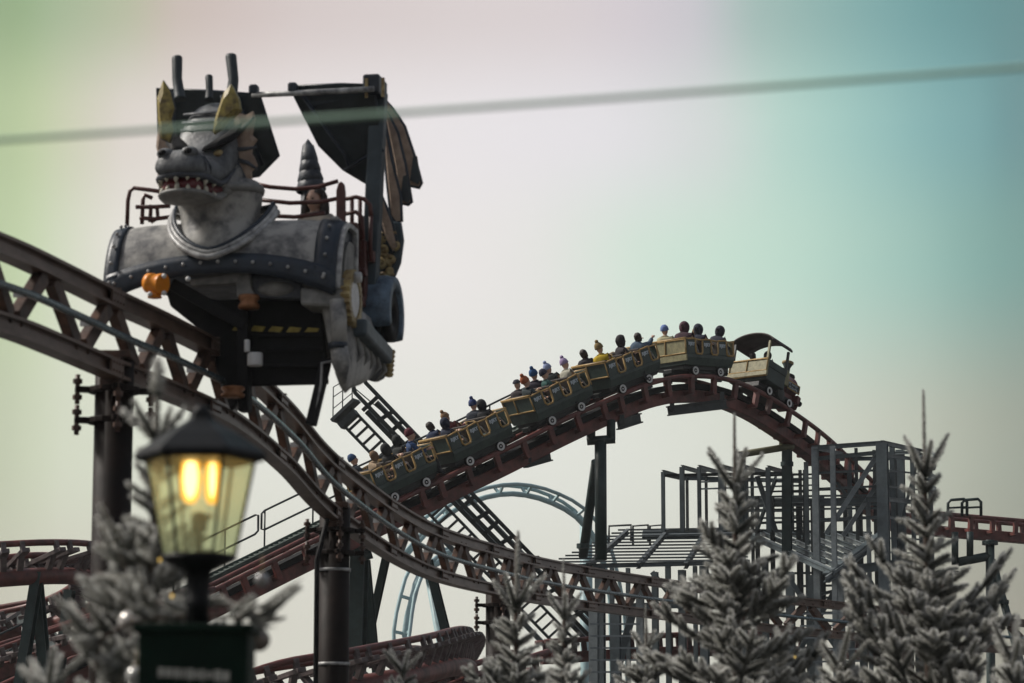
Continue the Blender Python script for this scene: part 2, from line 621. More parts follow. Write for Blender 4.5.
for i in range(9, len(tp) - 9, 13):
    for hh, nm in ((-.08, 'splice_plate'), (-.08 - HCH, 'splice_plate')):
        t_, sd, u = tf[i]
        b = MB()
        for s_ in (-1, 1):
            b.bar(tp[i] - t_ * .17 + sd * (.075 * s_) + u * hh, tp[i] + t_ * .17 + sd * (.075 * s_) + u * hh, .02, .115, upv=u)
            for a_ in (-.12, -.04, .04, .12):
                for c_ in (-.035, .035):
                    b.sphere(tp[i] + t_ * a_ + sd * (.088 * s_) + u * (hh + c_), .013, 6)
        b.bar(tp[i] - t_ * .02 + u * (hh + .083), tp[i] + t_ * .02 + u * (hh + .083), .20, .012, upv=u)
        b.build(nm, M['truss'], track, True)
half = .80
n = int(L / half)
for i in range(n):
    s0, s1 = (i + .12) * half, (i + .88) * half
    lo_, hi_ = -.08 - HCH + .08, -.16
    pa, pb = (on(tp, tf, s0, 0, lo_), on(tp, tf, s1, 0, hi_)) if i % 2 == 0 else (on(tp, tf, s0, 0, hi_), on(tp, tf, s1, 0, lo_))
    k = tf[min(len(tf) - 1, int(s0 / st))]
    b = MB()
    nn = (pb - pa).normalized().cross(k[1])
    b.bar(pa, pb, .09, .15, upv=nn)
    b.build('lattice_brace', M['brace'], track, True, bev=.008)
for side in (1,):
    b = MB()
    b.tube([p_ + f_[1] * .13 * side + f_[2] * (-.08 - HCH * .56) for p_, f_ in zip(tp, tf)], .034, 8)
    bus = b.build('conductor_rail', M['bus'], track, True)
    for i in range(2, n, 2):
        b = MB()
        c = on(tp, tf, i * half, .11, -.08 - HCH * .56)
        k = tf[min(len(tf) - 1, int(i * half / st))]
        b.bar(c - k[1] * .10, c + k[1] * .03, .03, .05)
        bb = b.build('conductor_bracket', M['white'], bus)
        bb.data.transform(MW[track.name].inverted())


def column_flange(b, c, r, th, bolts=8):
    b.lathe([(.0, -th / 2), (r, -th / 2), (r, th / 2), (.0, th / 2)], 20, Matrix.Translation(c), smooth=False)


def truss_column(px, py, D, r, label, bands=()):
    top = at(px, py, D)
    base = Vector((top.x, top.y, 0))
    t = thing('track_column', label, 'column', base, 'columns under the dragon track')
    b = MB()
    b.tube([base, top], r, 20)
    b.build('shaft', M['post'], t, True)
    ppm = FPX / D
    for dy in (30, 60):
        c = top - Z * (dy / 40 * .36)
        b = MB()
        column_flange(b, c, r + .06, .05)
        for k in range(4):
            a = math.pi / 4 * 0 + k * math.pi / 2 + .25
            d = Vector((math.cos(a), math.sin(a), 0))
            b.bar(c, c + d * (r + .17), .09, .05)
        b.build('clamp_flange', M['post'], t, True, bev=.006)
        b = MB()
        for k in range(4):
            a = k * math.pi / 2 + .25
            d = Vector((math.cos(a), math.sin(a), 0))
            q = c + d * (r + .15)
            b.tube([q - Z * .13, q + Z * .13], .022, 8)
            for zz in (-.07, .07):
                b.lathe([(0, -.02), (.042, -.02), (.042, .02), (0, .02)], 6, Matrix.Translation(q + Z * zz), smooth=False)
        b.build('bolt', M['brace'], t, True)
    b = MB()
    b.box(top + Z * .02, (.34, .5, .06))
    b.bar(top - Z * .28 + Vector((0, -.2, 0)), top + Vector((0, -.2, 0)), .03, .2)
    b.bar(top - Z * .28 + Vector((0, .2, 0)), top + Vector((0, .2, 0)), .03, .2)
    b.build('saddle_plate', M['brace'], t, True, bev=.006)
    for y in bands:
        c = at(px, y, D)
        c.x, c.y = top.x, top.y
        b = MB()
        b.lathe([(r + .001, -.018), (r + .012, -.018), (r + .012, .018), (r + .001, .018)], 20, Matrix.Translation(c))
        b.build('band_clamp', M['silver'], t, True)
    return t


truss_column(115, 360, 24.6, .17, 'dark brown round column behind the lamp, under the dragon car')
truss_column(335, 508, 34.0, .185, 'dark brown round column with two pale band clamps beside a thin conduit', (570, 664))
truss_column(498, 588, 44.2, .19, 'dark brown round column behind the small spruce with a bare leader')
truss_column(905, 651, 60, .19, 'dark brown round column hidden behind the spruce by the steel tower')
top = at(317, 560, 33.6)
b = MB()
b.tube([Vector((top.x, top.y, 0)), top, top + Z * .3 + Vector((.12, 0, .2))], .03, 8)
t = tag(b.build('conduit_pipe', M['black']), 'thin black conduit pipe standing against the banded brown column', 'pipe')

# ------------------------------------------------------------------ tracks of the mine train (rails, box spine, cross ties)
def mine_track(name, label, P, bank=None, step=.85, gauge=.46, spine_u=-.50, spine=.32, tie='red', tie_h=.34, group=None, rail_r=.068, spine_round=False, block=False):
    pts = spline(P, .3)
    fr = frames(pts, bank)
    t = thing(name, label, 'roller coaster track', pts[len(pts) // 2].copy(), group)
    for s_ in (-1, 1):
        b = MB()
        b.sweep(pts, fr, circ(rail_r), (gauge * s_, 0), smooth=True)
        b.build('rail', M['red'], t, True)
    b = MB()
    if spine_round:
        b.sweep(pts, fr, circ(spine / 2, 12), (0, spine_u), smooth=True)
    else:
        b.sweep(pts, fr, rect(spine * 1.1, spine), (0, spine_u))
    b.build('spine', M['red'], t, True, bev=0 if spine_round else .02)
    Lg = sum((x - y).length for x, y in zip(pts, pts[1:]))
    nn = int(Lg / step)
    sp = len(pts) - 1
    for i in range(nn):
        k = int((i + .5) / nn * sp)
        p_, (tt, sd, u) = pts[k], fr[k]
        b = MB()
        if block:
            b.bar(p_ - sd * (gauge + .22) - u * .21, p_ + sd * (gauge + .22) - u * .21, .17, .09, upv=u)
            for s_ in (-1, 1):
                b.bar(p_ + sd * gauge * s_ * .8 - u * .2, p_ + sd * .1 * s_ + u * (spine_u + .1), .10, .13, upv=tt)
                b.box(p_ + sd * gauge * s_ * 1.1 + u * -.09, (.09, .10, .22), Matrix((sd, tt, u)).transposed())
        for s_ in (() if block else (-1, 1)):
            b.bar(p_ + sd * (gauge * s_) - u * .03, p_ + sd * (gauge * s_ * .93) + u * (spine_u + .08), .11, .15, upv=tt)
            b.bar(p_ + sd * (gauge * s_ * 1.06) + u * (spine_u + .08), p_ + u * (spine_u + .05), .10, .11, upv=tt)
            b.box(p_ + sd * gauge * s_ + u * -.02, (.14, .14, .10), Matrix((sd, tt, u)).transposed())
        b.build('cross_tie', M[tie], t, True, bev=.008)
    return t, pts, fr


LIFT = [(-120, 744, 62.2), (0, 692, 63.8), (100, 645, 65.2), (200, 597, 66.6), (330, 533, 68.5), (431, 485, 70.1), (470, 466.5, 70.7), (508, 448.5, 71.3), (545, 430, 71.9), (581, 412.5, 72.5), (617, 396, 73.2), (652, 382, 74.0), (688, 376, 74.9), (724, 379, 75.9), (760, 393, 77.0), (793, 414, 78.2), (822, 436, 80), (850, 462, 82.5), (880, 490, 85), (908, 508, 87), (950, 513.5, 89), (1024, 520, 90.5), (1120, 529, 92)]
mine, mp, mfr = mine_track('mine_train_track', 'red brown hill track under the long green mine train', [at(px - 6 - 5 * max(0, min(1, (px - 431) / 330)), py + 2 * max(0, min(1, (px - 560) / 100)), D) for px, py, D in LIFT])
# gap-filling track details: chain trough and maintenance beams
b = MB()
b.sweep(mp[8:int(len(mp) * .86)], mfr[8:int(len(mp) * .86)], rect(.46, .15), (0, -.25))
b.build('chain_trough', M['black'], mine, True)
for (x0, y0, x1, y1, D) in ((668, 411, 726, 404, 74.6), (618, 425, 640, 418, 73.2), (525, 463, 550, 456, 71.6)):
    b = MB()
    b.ibeam(at(x0, y0, D), at(x1, y1, D + .8), .16, .26)
    b.bar(at(x0 + 4, y0, D), at(x0 + 4, y0 - 10, D), .12, .12)
    b.bar(at(x1 - 4, y1, D + .8), at(x1 - 4, y1 - 12, D + .8), .12, .12)
    b.build('hanger_beam', M['steel_dark'], mine, True)

# catwalk beside the lift hill
cw_i = [i for i, p_ in enumerate(mp) if True]
def near_px(px):
    best = min(range(len(mp)), key=lambda i: abs((mp[i].x / mp[i].y) * FPX * math.cos(PITCH) * 0 + (mp[i].x) - ((px - CX) / FPX * mp[i].y)))
    return best
i0, i1, i2 = near_px(-60), near_px(330), near_px(600)
cat = thing('lift_catwalk', 'steep green grating catwalk with handrails along the lift hill', 'catwalk', mp[(i0 + i1) // 2].copy())
b = MB()
for a in (.75, 1.45):
    b.sweep(mp[i0:i2], mfr[i0:i2], rect(.05, .16), (-a, .05))
b.build('stringer', M['walk'], cat, True)
b = MB()
for i in range(i0, i2):
    for f in (0, .5):
        p_ = mp[i].lerp(mp[i + 1], f)
        t_, sd, u = mfr[i]
        b.bar(p_ - sd * .76 + u * .05, p_ - sd * 1.44 + u * .05, .11, .03)
b.build('stair_treads', M['tread'], cat, True)
for k, (ja, jb) in enumerate(((i0, near_px(160)), (near_px(205), near_px(289)), (near_px(293), near_px(352)), (near_px(352), near_px(470)), (near_px(474), near_px(575)))):
    b = MB()
    for h in (1.02, .55):
        hp = [p_ - f_[1] * 1.5 + Z * h for p_, f_ in zip(mp[ja:jb], mfr[ja:jb])]
        b.tube(hp, .028, 6)
    e0, e1 = mp[jb - 1] - mfr[jb - 1][1] * 1.5, mp[ja] - mfr[ja][1] * 1.5
    for e_ in (e0, e1):
        b.tube([e_ + Z * 1.02, e_ + Z * .98 + (mfr[ja][0] * (.1 if e_ is e0 else -.1)), e_ + Z * .60 + (mfr[ja][0] * (.1 if e_ is e0 else -.1)), e_ + Z * .55], .028, 6)
    for j in range(ja, jb, 5):
        q_ = mp[j] - mfr[j][1] * 1.5
        b.tube([q_, q_ + Z * 1.02], .024, 6)
    b.build('handrail', M['steel_dark'], cat, True)

# lower tracks of the same ride: helix at the edge, banked turn at the bottom
def P(*a):
    return [at(*q) for q in a]


h1, hp1, hf1 = mine_track('helix_track', 'red brown helix track curling in front of the distant hill', P((-120, 560, 58), (-20, 553, 58), (40, 549, 58.6), (78, 551, 60), (98, 562, 62.5), (90, 582, 65), (55, 598, 66.5), (0, 610, 67), (-120, 632, 67)), bank=lambda f: R(-14), step=.46, spine_u=-.58, spine=.36, spine_round=True, tie='tie', block=True)
h2, _, _ = mine_track('low_track', 'dark red ramp of track climbing below the helix', P((-60, 668, 60), (20, 640, 61), (110, 612, 62), (200, 590, 64.0)), step=.5, spine_u=-.5, tie='tie', block=True)
h3, _, _ = mine_track('turn_track', 'steeply banked red turn of track with thick ties below the lift hill', P((150, 712, 50), (250, 672, 51), (330, 657, 52), (400, 645, 54), (436, 639, 57), (450, 642, 60), (454, 652, 64), (448, 668, 69)), bank=lambda f: R(-34 * min(1, f * 1.6)), step=.52, spine_u=-.62, spine=.40, spine_round=True, tie='tie', block=True)
h4, _, _ = mine_track('exit_track', 'thin dark red stretch of track running low behind the brown column', P((380, 708, 60), (440, 684, 61), (480, 668, 62), (530, 652, 64)), step=.7, tie='red_dark')
h5, _, _ = mine_track('tunnel_track', 'low dark red track passing through the posts of the steel frame', P((540, 642, 84), (650, 636, 85), (760, 634, 86), (900, 640, 87)), step=.7, tie='red_dark')
b = MB()


def support(name, label, legs, caps=(), mt='teal', capmt=None, group='green supports of the mine ride', collars=()):
    """legs: ((x,y,D),(x,y,D),width px, round)"""
    p0 = at(*legs[0][0])
    t = thing(name, label, 'support', Vector((p0.x, p0.y, 0)), group)
    for a, c, w, kind in legs:
        pa, pc = at(*a), at(*c)
        if pc.z > .2 and kind != 'x' and c[1] > 600:
            k = (pa.z - 0) / max(.01, pa.z - pc.z)
            pc = pa + (pc - pa) * k
        b = MB()
        r = w / FPX * a[2] / 2
        if kind == 'o':
            b.tube([pa, pc], r, 12)
        else:
            b.ibeam(pa, pc, r * 2, r * 2, upv=Vector((.3, 1, 0)))
        b.build('leg' if kind != 'x' else 'cross_beam', M[mt], t, True)
    for a, c, w in caps:
        b = MB()
        r = w / FPX * a[2] / 2
        b.tube([at(*a), at(*c)], r, 12)
        b.build('cap_beam', M[capmt or mt], t, True)
    for x, y, D, w in collars:
        b = MB()
        r = w / FPX * D / 2
        column_flange(b, at(x, y, D), r, .12)
        b.build('collar', M[mt], t, True)
    return t


support('track_support', 'stout green post with a leaning strut carrying the train just below the crest', [((600.5, 441, 73.0), (601, 560, 73.0), 12, 'o'), ((596, 462, 73.6), (583, 556, 76), 10, 'o')], caps=[((587, 441, 73), (615, 439, 73), 9), ((611, 440, 73), (611, 420, 73), 9), ((591, 440, 73), (591, 428, 73), 9)], mt='teal', collars=((583, 546, 74.7, 13),))
support('track_support', 'thick green pillar with a slanting foot behind the banded column', [((360, 540, 69.7), (357, 660, 69.7), 15, 'b'), ((366, 560, 70), (378, 690, 70), 7, 'b')], caps=[((352, 560, 69.7), (372, 554, 69.7), 9)], mt='teal')
support('track_support', 'slender green brace leaning beside the thick green pillar', [((389, 545, 71.5), (366, 650, 73), 7, 'b')], mt='teal')
support('track_support', 'long thin green leg leaning away from the pale blue loop', [((428, 560, 72), (458, 680, 72), 8, 'b')], mt='teal')
support('track_support', 'green A-shaped post pair under the helix', [((38, 572, 58.3), (24, 660, 58.3), 10, 'b'), ((36, 572, 58.6), (44, 660, 58.6), 10, 'b')], mt='teal')
support('track_support', 'short green post under the bend of the helix', [((70, 590, 63), (62, 650, 63), 9, 'b')], mt='teal')
support('track_support', 'green portal post with a long diagonal strut at the far edge of the steel tower', [((990, 540, 88), (991, 690, 88), 9, 'o'), ((992, 560, 88), (1022, 668, 88.5), 8, 'o')], caps=[((958, 562, 88), (990, 556, 88), 9), ((970, 556, 88), (970, 532, 88), 7), ((955, 565, 88), (955, 532, 88), 7)], mt='teal', collars=((990, 543, 88, 16), (1003, 602, 88.2, 12), (955, 573, 88, 9)))
support('track_support', 'bracket arm coloured as lit olive, with two posts carrying the descent of the track', [((741, 452, 78), (741, 560, 78), 8, 'b'), ((787, 450, 78.6), (787, 560, 78.6), 9, 'b')], caps=[((737, 455, 78), (793, 446, 78.6), 7), ((783, 448, 78.6), (783, 425, 78.6), 8)], mt='teal', capmt='olive', collars=((787, 464, 78.6, 13),))  # cap beam takes the olive that stands for its lit top

# ------------------------------------------------------------------ pale blue coaster far behind
def blue_track(name, label, P_, w=.34, legs=()):
    pts = spline(P_, .8)
    fr = frames(pts)
    t = thing(name, label, 'roller coaster track', pts[len(pts) // 2].copy(), 'pale blue coaster behind')
    for s_ in (-1, 1):
        b = MB()
        b.sweep(pts, fr, circ(.09, 8), (.38 * s_, 0), smooth=True)
        b.build('rail', M['pale_blue'], t, True)
    b = MB()
    b.sweep(pts, fr, circ(w, 10), (0, -.42), smooth=True)
    b.build('spine', M['pale_blue'], t, True)
    for i in range(1, len(pts) - 1, 2):
        p_, (tt, sd, u) = pts[i], fr[i]
        b = MB()
        b.bar(p_ + sd * .4, p_ - u * .4, .1, .12, upv=tt)
        b.bar(p_ - sd * .4, p_ - u * .4, .1, .12, upv=tt)
        b.build('cross_tie', M['pale_blue'], t, True)
    return t


blue_track('blue_arch_track', 'pale blue arch of track seen under the mine train', P((395, 556, 128), (430, 518, 130), (460, 497, 131), (495, 486, 132), (525, 486, 133), (555, 495, 134), (582, 512, 135), (604, 545, 136), (616, 600, 136.5), (620, 700, 137)), .13)
blue_track('blue_drop_track', 'pale blue curve of track dropping steeply beyond the banded column', P((399, 690, 124), (401, 640, 124), (406, 603, 124.5), (414, 576, 125), (425, 560, 126.5), (440, 552, 128), (460, 548, 131)), .17)
b = MB()
pa, pb = at(428, 563, 126), at(452, 700, 126)
pb = pa + (pb - pa) * (pa.z / max(.1, pa.z - pb.z))
b.tube([pa, pb], .24, 12)
t = tag(b.build('blue_support', M['pale_blue']), 'pale blue leg slanting down under the dropping blue track', 'support')
lt = thing('blue_arch_support', 'pale blue post under the arch, mostly hidden by the train', 'support', Vector((at(586, 520, 136).x, at(586, 520, 136).y, 0)))
b = MB()
b.tube([at(586, 524, 136), Vector((at(586, 520, 136).x, 136, 0))], .3, 12)
b.build('leg', M['pale_blue'], lt, True)

# ------------------------------------------------------------------ steep grey spike track with its maintenance stairs
A, B = at(352, 398, 84), at(585, 640, 86)
ax = (B - A).normalized()
yv = Vector((.35, 1, 0)).normalized()
sdv = ax.cross(yv).normalized()
if sdv.x < 0:
    sdv = -sdv
nv = sdv.cross(ax).normalized()
Ls = (B - A).length


def sp(s_, a, h=0):
    return A + ax * s_ + sdv * a + nv * h


spike = thing('spike_track', 'steep grey launch track with stairs rising behind the tail of the train', 'roller coaster track', sp(Ls / 2, 0))
for a in (.18, .62):
    b = MB()
    e_ = sp(0, a)
    b.tube([e_ - ax * .25 + sdv * .28 + Z * .25, e_ - ax * .28 + sdv * .10 + Z * .1, e_ - ax * .05, e_ + ax * .3, sp(Ls, a)], .065, 8)
    b.build('rail', M['steel_dark'], spike, True)
for a in (.0, .40):
    b = MB()
    b.bar(sp(.6, a, .2), sp(Ls, a, .2), .13, .2, upv=nv)
    b.build('girder', M['steel_dark'], spike, True)
for i in range(24):
    b = MB()
    s_ = .5 + i * .52
    if s_ > Ls - .3:
        break
    b.bar(sp(s_, -.05, .12), sp(s_ + (.12 if i % 2 else 0), .64, .06), .12, .09, upv=nv)
    b.build('cross_tie', M['steel_dark'], spike, True)
for a in (-.25, -.78):
    b = MB()
    b.bar(sp(.2, a, .1), sp(Ls, a, .1), .07, .12, upv=nv)
    b.build('stair_stringer', M['steel_dark'], spike, True)
for a in (-1.02,):
    b = MB()
    b.bar(sp(2.1, a, .1), sp(Ls, a, .1), .14, .12, upv=nv)
    b.build('side_beam', M['steel'], spike, True)
for i in range(40):
    s_ = .35 + i * .3
    if s_ > Ls - .2:
        break
    b = MB()
    q0, q1 = sp(s_, -.25, .1), sp(s_, -.78, .1)
    b.bar(q0, q1, .16, .035, upv=Z)
    b.build('stair_step', M['steel_dark'], spike, True)
for s_ in (.15, 2.0):
    b = MB()
    b.bar(sp(s_, -.9, .05) , sp(s_, .05, .05), .5, .10)
    b.bar(sp(s_ + .25, -.85, .0), sp(s_ + .25, -.2, .0), .3, .2)
    b.build('platform', M['steel_dark'], spike, True)
b = MB()
for a in (-.9, -.5, -.1):
    q_ = sp(.1, a, .05)
    b.tube([q_, q_ + Z * 1.0], .02, 6)
for h in (.35, .7, 1.0):
    b.tube([sp(.1, -.9, .05) + Z * h, sp(.1, -.1, .05) + Z * h * .8], .015, 6)
b.tube([sp(.1, -.5, .05) + Z, sp(2.2, -.2, .05) + Z * .9], .018, 6)
b.build('handrail', M['steel_dark'], spike, True)

# ------------------------------------------------------------------ bare steel frame of the building behind the trees
fr_ = thing('steel_building_frame', 'unclad grey steel building frame with roof purlins and a braced tower', 'building', Vector((at(720, 560, 80).x, 80, 0)))


def W_(px, D):
    return px / FPX * D


def col(x, y0, y1, D, w, mt='steel', ground=False):
    a, c = at(x, y0, D), at(x, y1, D)
    c.x, c.y = a.x, a.y
    if ground:
        c.z = 0
    b = MB()
    b.ibeam(c, a, W_(w, D), W_(w, D) * .9, upv=Vector((.35, 1, 0)))
    b.build('column', M[mt], fr_, True)


def beam(name, a, c, w, mt='steel', h=None, i_=True):
    pa, pc = at(*a), at(*c)
    b = MB()
    ww = W_(w, a[2])
    (b.ibeam if i_ else b.bar)(pa, pc, ww * .7, ww if not h else W_(h, a[2]))
    b.build(name, M[mt], fr_, True)


# portal frames of the upper row
PX = [(663, 472, 3.5), (682, 467, 4.5), (699, 467, 3.5), (722, 466.5, 7), (745, 467, 4), (768, 467.5, 4.5)]
for x, y, w in PX:
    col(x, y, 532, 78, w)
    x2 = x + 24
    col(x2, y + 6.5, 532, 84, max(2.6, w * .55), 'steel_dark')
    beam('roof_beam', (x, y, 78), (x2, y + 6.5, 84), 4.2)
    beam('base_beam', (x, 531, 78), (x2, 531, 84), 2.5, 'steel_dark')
beam('edge_beam', (662, 474, 78.2), (684, 479, 83.6), 3.6)
beam('edge_beam', (684, 478, 84.2), (800, 481, 84.2), 4)
beam('edge_beam', (664, 475.5, 78.6), (790, 473, 78.6), 3, 'steel_dark')
for x, y0, y1, D, w in ((735, 470, 600, 80, 3), (752, 472, 600, 83, 3), (812, 500, 600, 79, 3), (856, 448, 600, 80, 3), (874, 450, 600, 81.5, 3), (892, 446, 640, 78, 5), (912, 452, 640, 79, 4), (930, 470, 640, 80.4, 4), (612, 568, 690, 80, 4), (628, 568, 690, 82, 4), (668, 566, 690, 79, 5), (695, 566, 690, 82, 4), (722, 566, 690, 80, 5), (776, 570, 690, 79, 4), (850, 570, 690, 79, 5), (880, 560, 690, 82, 4)):
    col(x, y0, y1, D, w, 'steel' if w > 3 else 'steel_dark', y1 > 680)
for y in (538, 552, 566, 580, 596):
    beam('siding_rail', (884, y, 78.2), (932, y + 2, 80.4), 1.8, 'steel', i_=False)
for y in (478, 485):
    beam('siding_rail', (700, y + 4, 83.5), (815, y, 82), 1.6, 'steel', i_=False)
for y in (499, 505, 511, 518):
    beam('siding_rail', (726, y, 82), (796, y, 82), 2.0, 'steel_light', i_=False)
beam('brace', (757, 476, 79), (776, 532, 79), 5)
beam('brace', (776, 478, 79), (757, 530, 81), 4)
# roof deck: purlins coming forward and down
for i in range(11):
    f = i / 10
    D = 85 - 11 * f
    xl, y = 618 - 66 * f, 530 + 32 * f
    beam('roof_purlin', (xl, y, D), (748, y - 2, D), 1.7, 'steel' if i % 2 else 'steel_light')
for x in (628, 668, 706, 742):
    f0 = 0
    beam('rafter', (x, 531, 85.2), (x - 40 + (x - 628) * .25, 566, 73.8), 5, 'steel_dark')
b = MB()
b.slab([at(643, 529, 85.5), at(748, 527, 85.5), at(748, 533, 84), at(642, 535, 84)], (0, 0, -.12))
b.build('roof_sheet', M['steel_dark'], fr_, True)
for (x0, x1) in ((609, 631), (633, 648), (650, 662)):
    b = MB()
    b.tube([at(x0, 545, 86), at(x0, 526, 86), at(x1, 525, 86), at(x1, 541, 86)], .04, 6)
    b.build('roof_handrail', M['steel_dark'], fr_, True)
# second roof slope
for i in range(9):
    f = i / 8
    beam('roof_purlin', (744 + 14.5 * i, 531 + 3 * f, 82.4), (833 + 5.6 * i, 571 - 33 * f, 75.6 + 4.4 * f), 4.2, 'steel_light' if i % 2 == 0 else 'steel')
beam('ridge_beam', (742, 531, 82.6), (872, 534, 82.6), 4.5)
for y, w in ((495, 2), (499.5, 4.5), (504, 2.5), (508, 2)):
    beam('floor_rail', (748, y + 2, 81.5), (888, y, 79.5), w, 'steel')
for x in (757, 772, 798, 822, 845, 860):
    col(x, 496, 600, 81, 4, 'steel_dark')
beam('eave_beam', (744, 533, 82), (833, 573, 75.4), 5)
beam('rafter', (826, 578, 75.4), (882, 536, 80), 10, 'steel')
beam('rafter', (826, 578, 75.0), (876, 541, 79.3), 3, 'steel_light')
# under the roofs
beam('floor_beam', (826, 573, 76.4), (914, 562, 76.4), 9, 'steel')
beam('floor_beam', (590, 607, 77), (690, 605, 77), 6)
beam('floor_beam', (552, 567, 74.5), (750, 562, 74.5), 4.5)
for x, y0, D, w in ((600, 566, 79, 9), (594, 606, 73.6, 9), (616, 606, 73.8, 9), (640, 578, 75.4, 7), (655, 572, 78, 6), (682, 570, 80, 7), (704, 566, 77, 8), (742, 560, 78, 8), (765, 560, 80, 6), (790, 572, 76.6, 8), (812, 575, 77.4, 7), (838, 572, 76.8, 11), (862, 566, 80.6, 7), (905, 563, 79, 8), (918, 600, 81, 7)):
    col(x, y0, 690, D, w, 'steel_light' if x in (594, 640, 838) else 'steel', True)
for y in (624, 636, 648, 660, 672):
    beam('siding_rail', (590, y, 73.2), (640, y, 73.2), 1.8, 'steel_light', i_=False)
    beam('siding_rail', (800, y - 10, 75.8), (860, y - 11, 75.8), 1.8, 'steel_light', i_=False)
for a, c, w in (((632, 615, 76), (612, 690, 76), 8), ((652, 572, 78.4), (682, 610, 78.4), 5), ((545, 566, 78), (575, 606, 78), 4), ((704, 570, 77.5), (742, 620, 77.5), 5), ((790, 580, 76), (838, 650, 76), 5), ((838, 585, 77), (800, 650, 77), 5), ((866, 575, 79), (905, 640, 79), 5), ((905, 570, 79.6), (862, 640, 79.6), 4), ((764, 600, 79.6), (790, 575, 77), 4), ((756, 610, 79), (838, 590, 77.4), 3)):
    beam('brace', a, c, w)
for y in (575, 588, 600, 615):
    beam('siding_rail', (700, y, 81.4), (860, y - 3, 81.4), 2.2, 'steel', i_=False)
# braced tower
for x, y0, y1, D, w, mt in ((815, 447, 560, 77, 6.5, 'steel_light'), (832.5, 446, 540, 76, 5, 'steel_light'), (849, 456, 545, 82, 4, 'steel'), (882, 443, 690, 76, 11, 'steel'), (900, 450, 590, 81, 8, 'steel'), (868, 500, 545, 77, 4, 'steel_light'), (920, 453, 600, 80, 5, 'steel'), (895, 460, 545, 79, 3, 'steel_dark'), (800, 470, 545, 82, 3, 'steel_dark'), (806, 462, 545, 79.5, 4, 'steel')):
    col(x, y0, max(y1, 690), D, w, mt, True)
for a, c, w in (((812, 448, 77), (882, 443, 76), 4.5), ((882, 442.5, 76), (920, 451, 80), 4.5), ((813, 459, 77.2), (884, 452, 76.2), 4), ((838, 459, 82), (905, 458, 82), 4), ((882, 455, 76.3), (922, 460, 80.2), 3.5), ((815, 448, 77), (848, 455, 82), 3.5), ((848, 455, 82), (920, 452, 80.4), 3)):
    beam('top_beam', a, c, w, 'steel')
for y, w in ((472, 2.2), (488, 2.2), (501, 5.5), (519, 3)):
    beam('tower_rail', (814, y + 1, 77.2), (884, y - 2, 76.4), w, 'steel')
    beam('tower_rail', (884, y - 2, 76.4), (922, y + 2, 80.4), w * .8, 'steel')
    beam('tower_rail', (760, y + 4, 82.6), (850, y + 1, 82.6), w * .8, 'steel_dark')
for a, c, w in (((826, 534, 76.2), (878, 454, 76.2), 5), ((843, 536, 76.6), (884, 474, 76.6), 4.5), ((850, 500, 82), (820, 460, 82), 3), ((886, 460, 77), (898, 545, 81), 4.5), ((918, 460, 80), (896, 540, 80), 3)):
    beam('brace', a, c, w, 'steel_light' if a[0] in (826, 843) else 'steel')
for k, y in enumerate((453, 464, 475, 486)):
    b = MB()
    b.tube([at(918, y - 3, 80), at(930, y - 2, 80), at(935, y + 2, 79.4), at(934, y + 5, 78.6), at(920, y + 4, 78.2)], .045, 6)
    b.build('balcony_rail', M['steel'], fr_, True)
for x in (790, 804):
    b = MB()
    b.bar(at(x, 470, 80.5), at(x, 560, 80.5), .06, .06)
    b.build('ladder_rail', M['steel_dark'], fr_, True)
b = MB()
for k in range(14):
    b.bar(at(790, 474 + k * 6, 80.5), at(804, 474 + k * 6, 80.5), .04, .04)
b.build('ladder_rungs', M['steel_dark'], fr_, True)
# handrail loops on the far platform
for x in (948, 962):
    b = MB()
    a0 = 87.2
    b.tube([at(x, 516, a0), at(x, 503, a0), at(x + 3, 500, a0), at(x + 16, 499, a0), at(x + 19, 502, a0), at(x + 19, 516, a0)], .05, 6)
    b.tube([at(x, 508, a0), at(x + 19, 507, a0)], .035, 6)
    tag(b.build('platform_handrail', M['teal']), 'looped green handrail on the level red track, %s' % ('nearer the steel tower' if x == 948 else 'farther from the steel tower'), 'handrail')

# ------------------------------------------------------------------ the dragon car
DO = at(215, 300, 27.0)
DY = R(-10)
DM = Matrix.Translation(DO) @ Matrix.Rotation(DY, 4, 'Z')
DI = DM.inverted()
dr = thing('dragon_car', 'grey dragon-headed ride car with bat wings riding on the lattice track', 'ride car', DM)


def cl(px, py, ly):
    """Point of the car (its own axes) seen at a picture point, on the plane ly metres behind its front."""
    n = DM.to_3x3() @ Vector((0, 1, 0))
    p0 = DM @ Vector((0, ly, 0))
    r = ray(px, py)
    return DI @ (CAM + r * ((p0 - CAM).dot(n) / r.dot(n)))


def cs(px, py, lx):
    n = DM.to_3x3() @ Vector((1, 0, 0))
    p0 = DM @ Vector((lx, 0, 0))
    r = ray(px, py)
    return DI @ (CAM + r * ((p0 - CAM).dot(n) / r.dot(n)))


xl, xr = cl(106, 290, 0).x, cl(333, 290, 0).x
zt = cl(220, 224, .5).z
zlo, zhi = cl(215, 292, 0).z, cl(215, 268, 0).z
HW = (xr - xl)


def hood(u, v, off=0.0):
    """u 0..1 across, v 0..1 from the front edge over the top to the back."""
    x = xl + HW * u
    c = 2 * u - 1
    zb = zlo + (zhi - zlo) * (1 - abs(c) ** 2.2)
    tz = zt - .05 * abs(c) ** 5
    ry = .46
    if v < .6:
        a = v / .6 * math.pi / 2
        yy, zz = ry * (1 - math.cos(a)), zb + (tz - zb) * math.sin(a)
        nrm = Vector((0, -math.cos(a), math.sin(a) * .9)).normalized()
    else:
        yy, zz = ry + (v - .6) / .4 * .30, tz
        nrm = Vector((0, 0, 1))
    return Vector((x, yy, zz)) + nrm * off


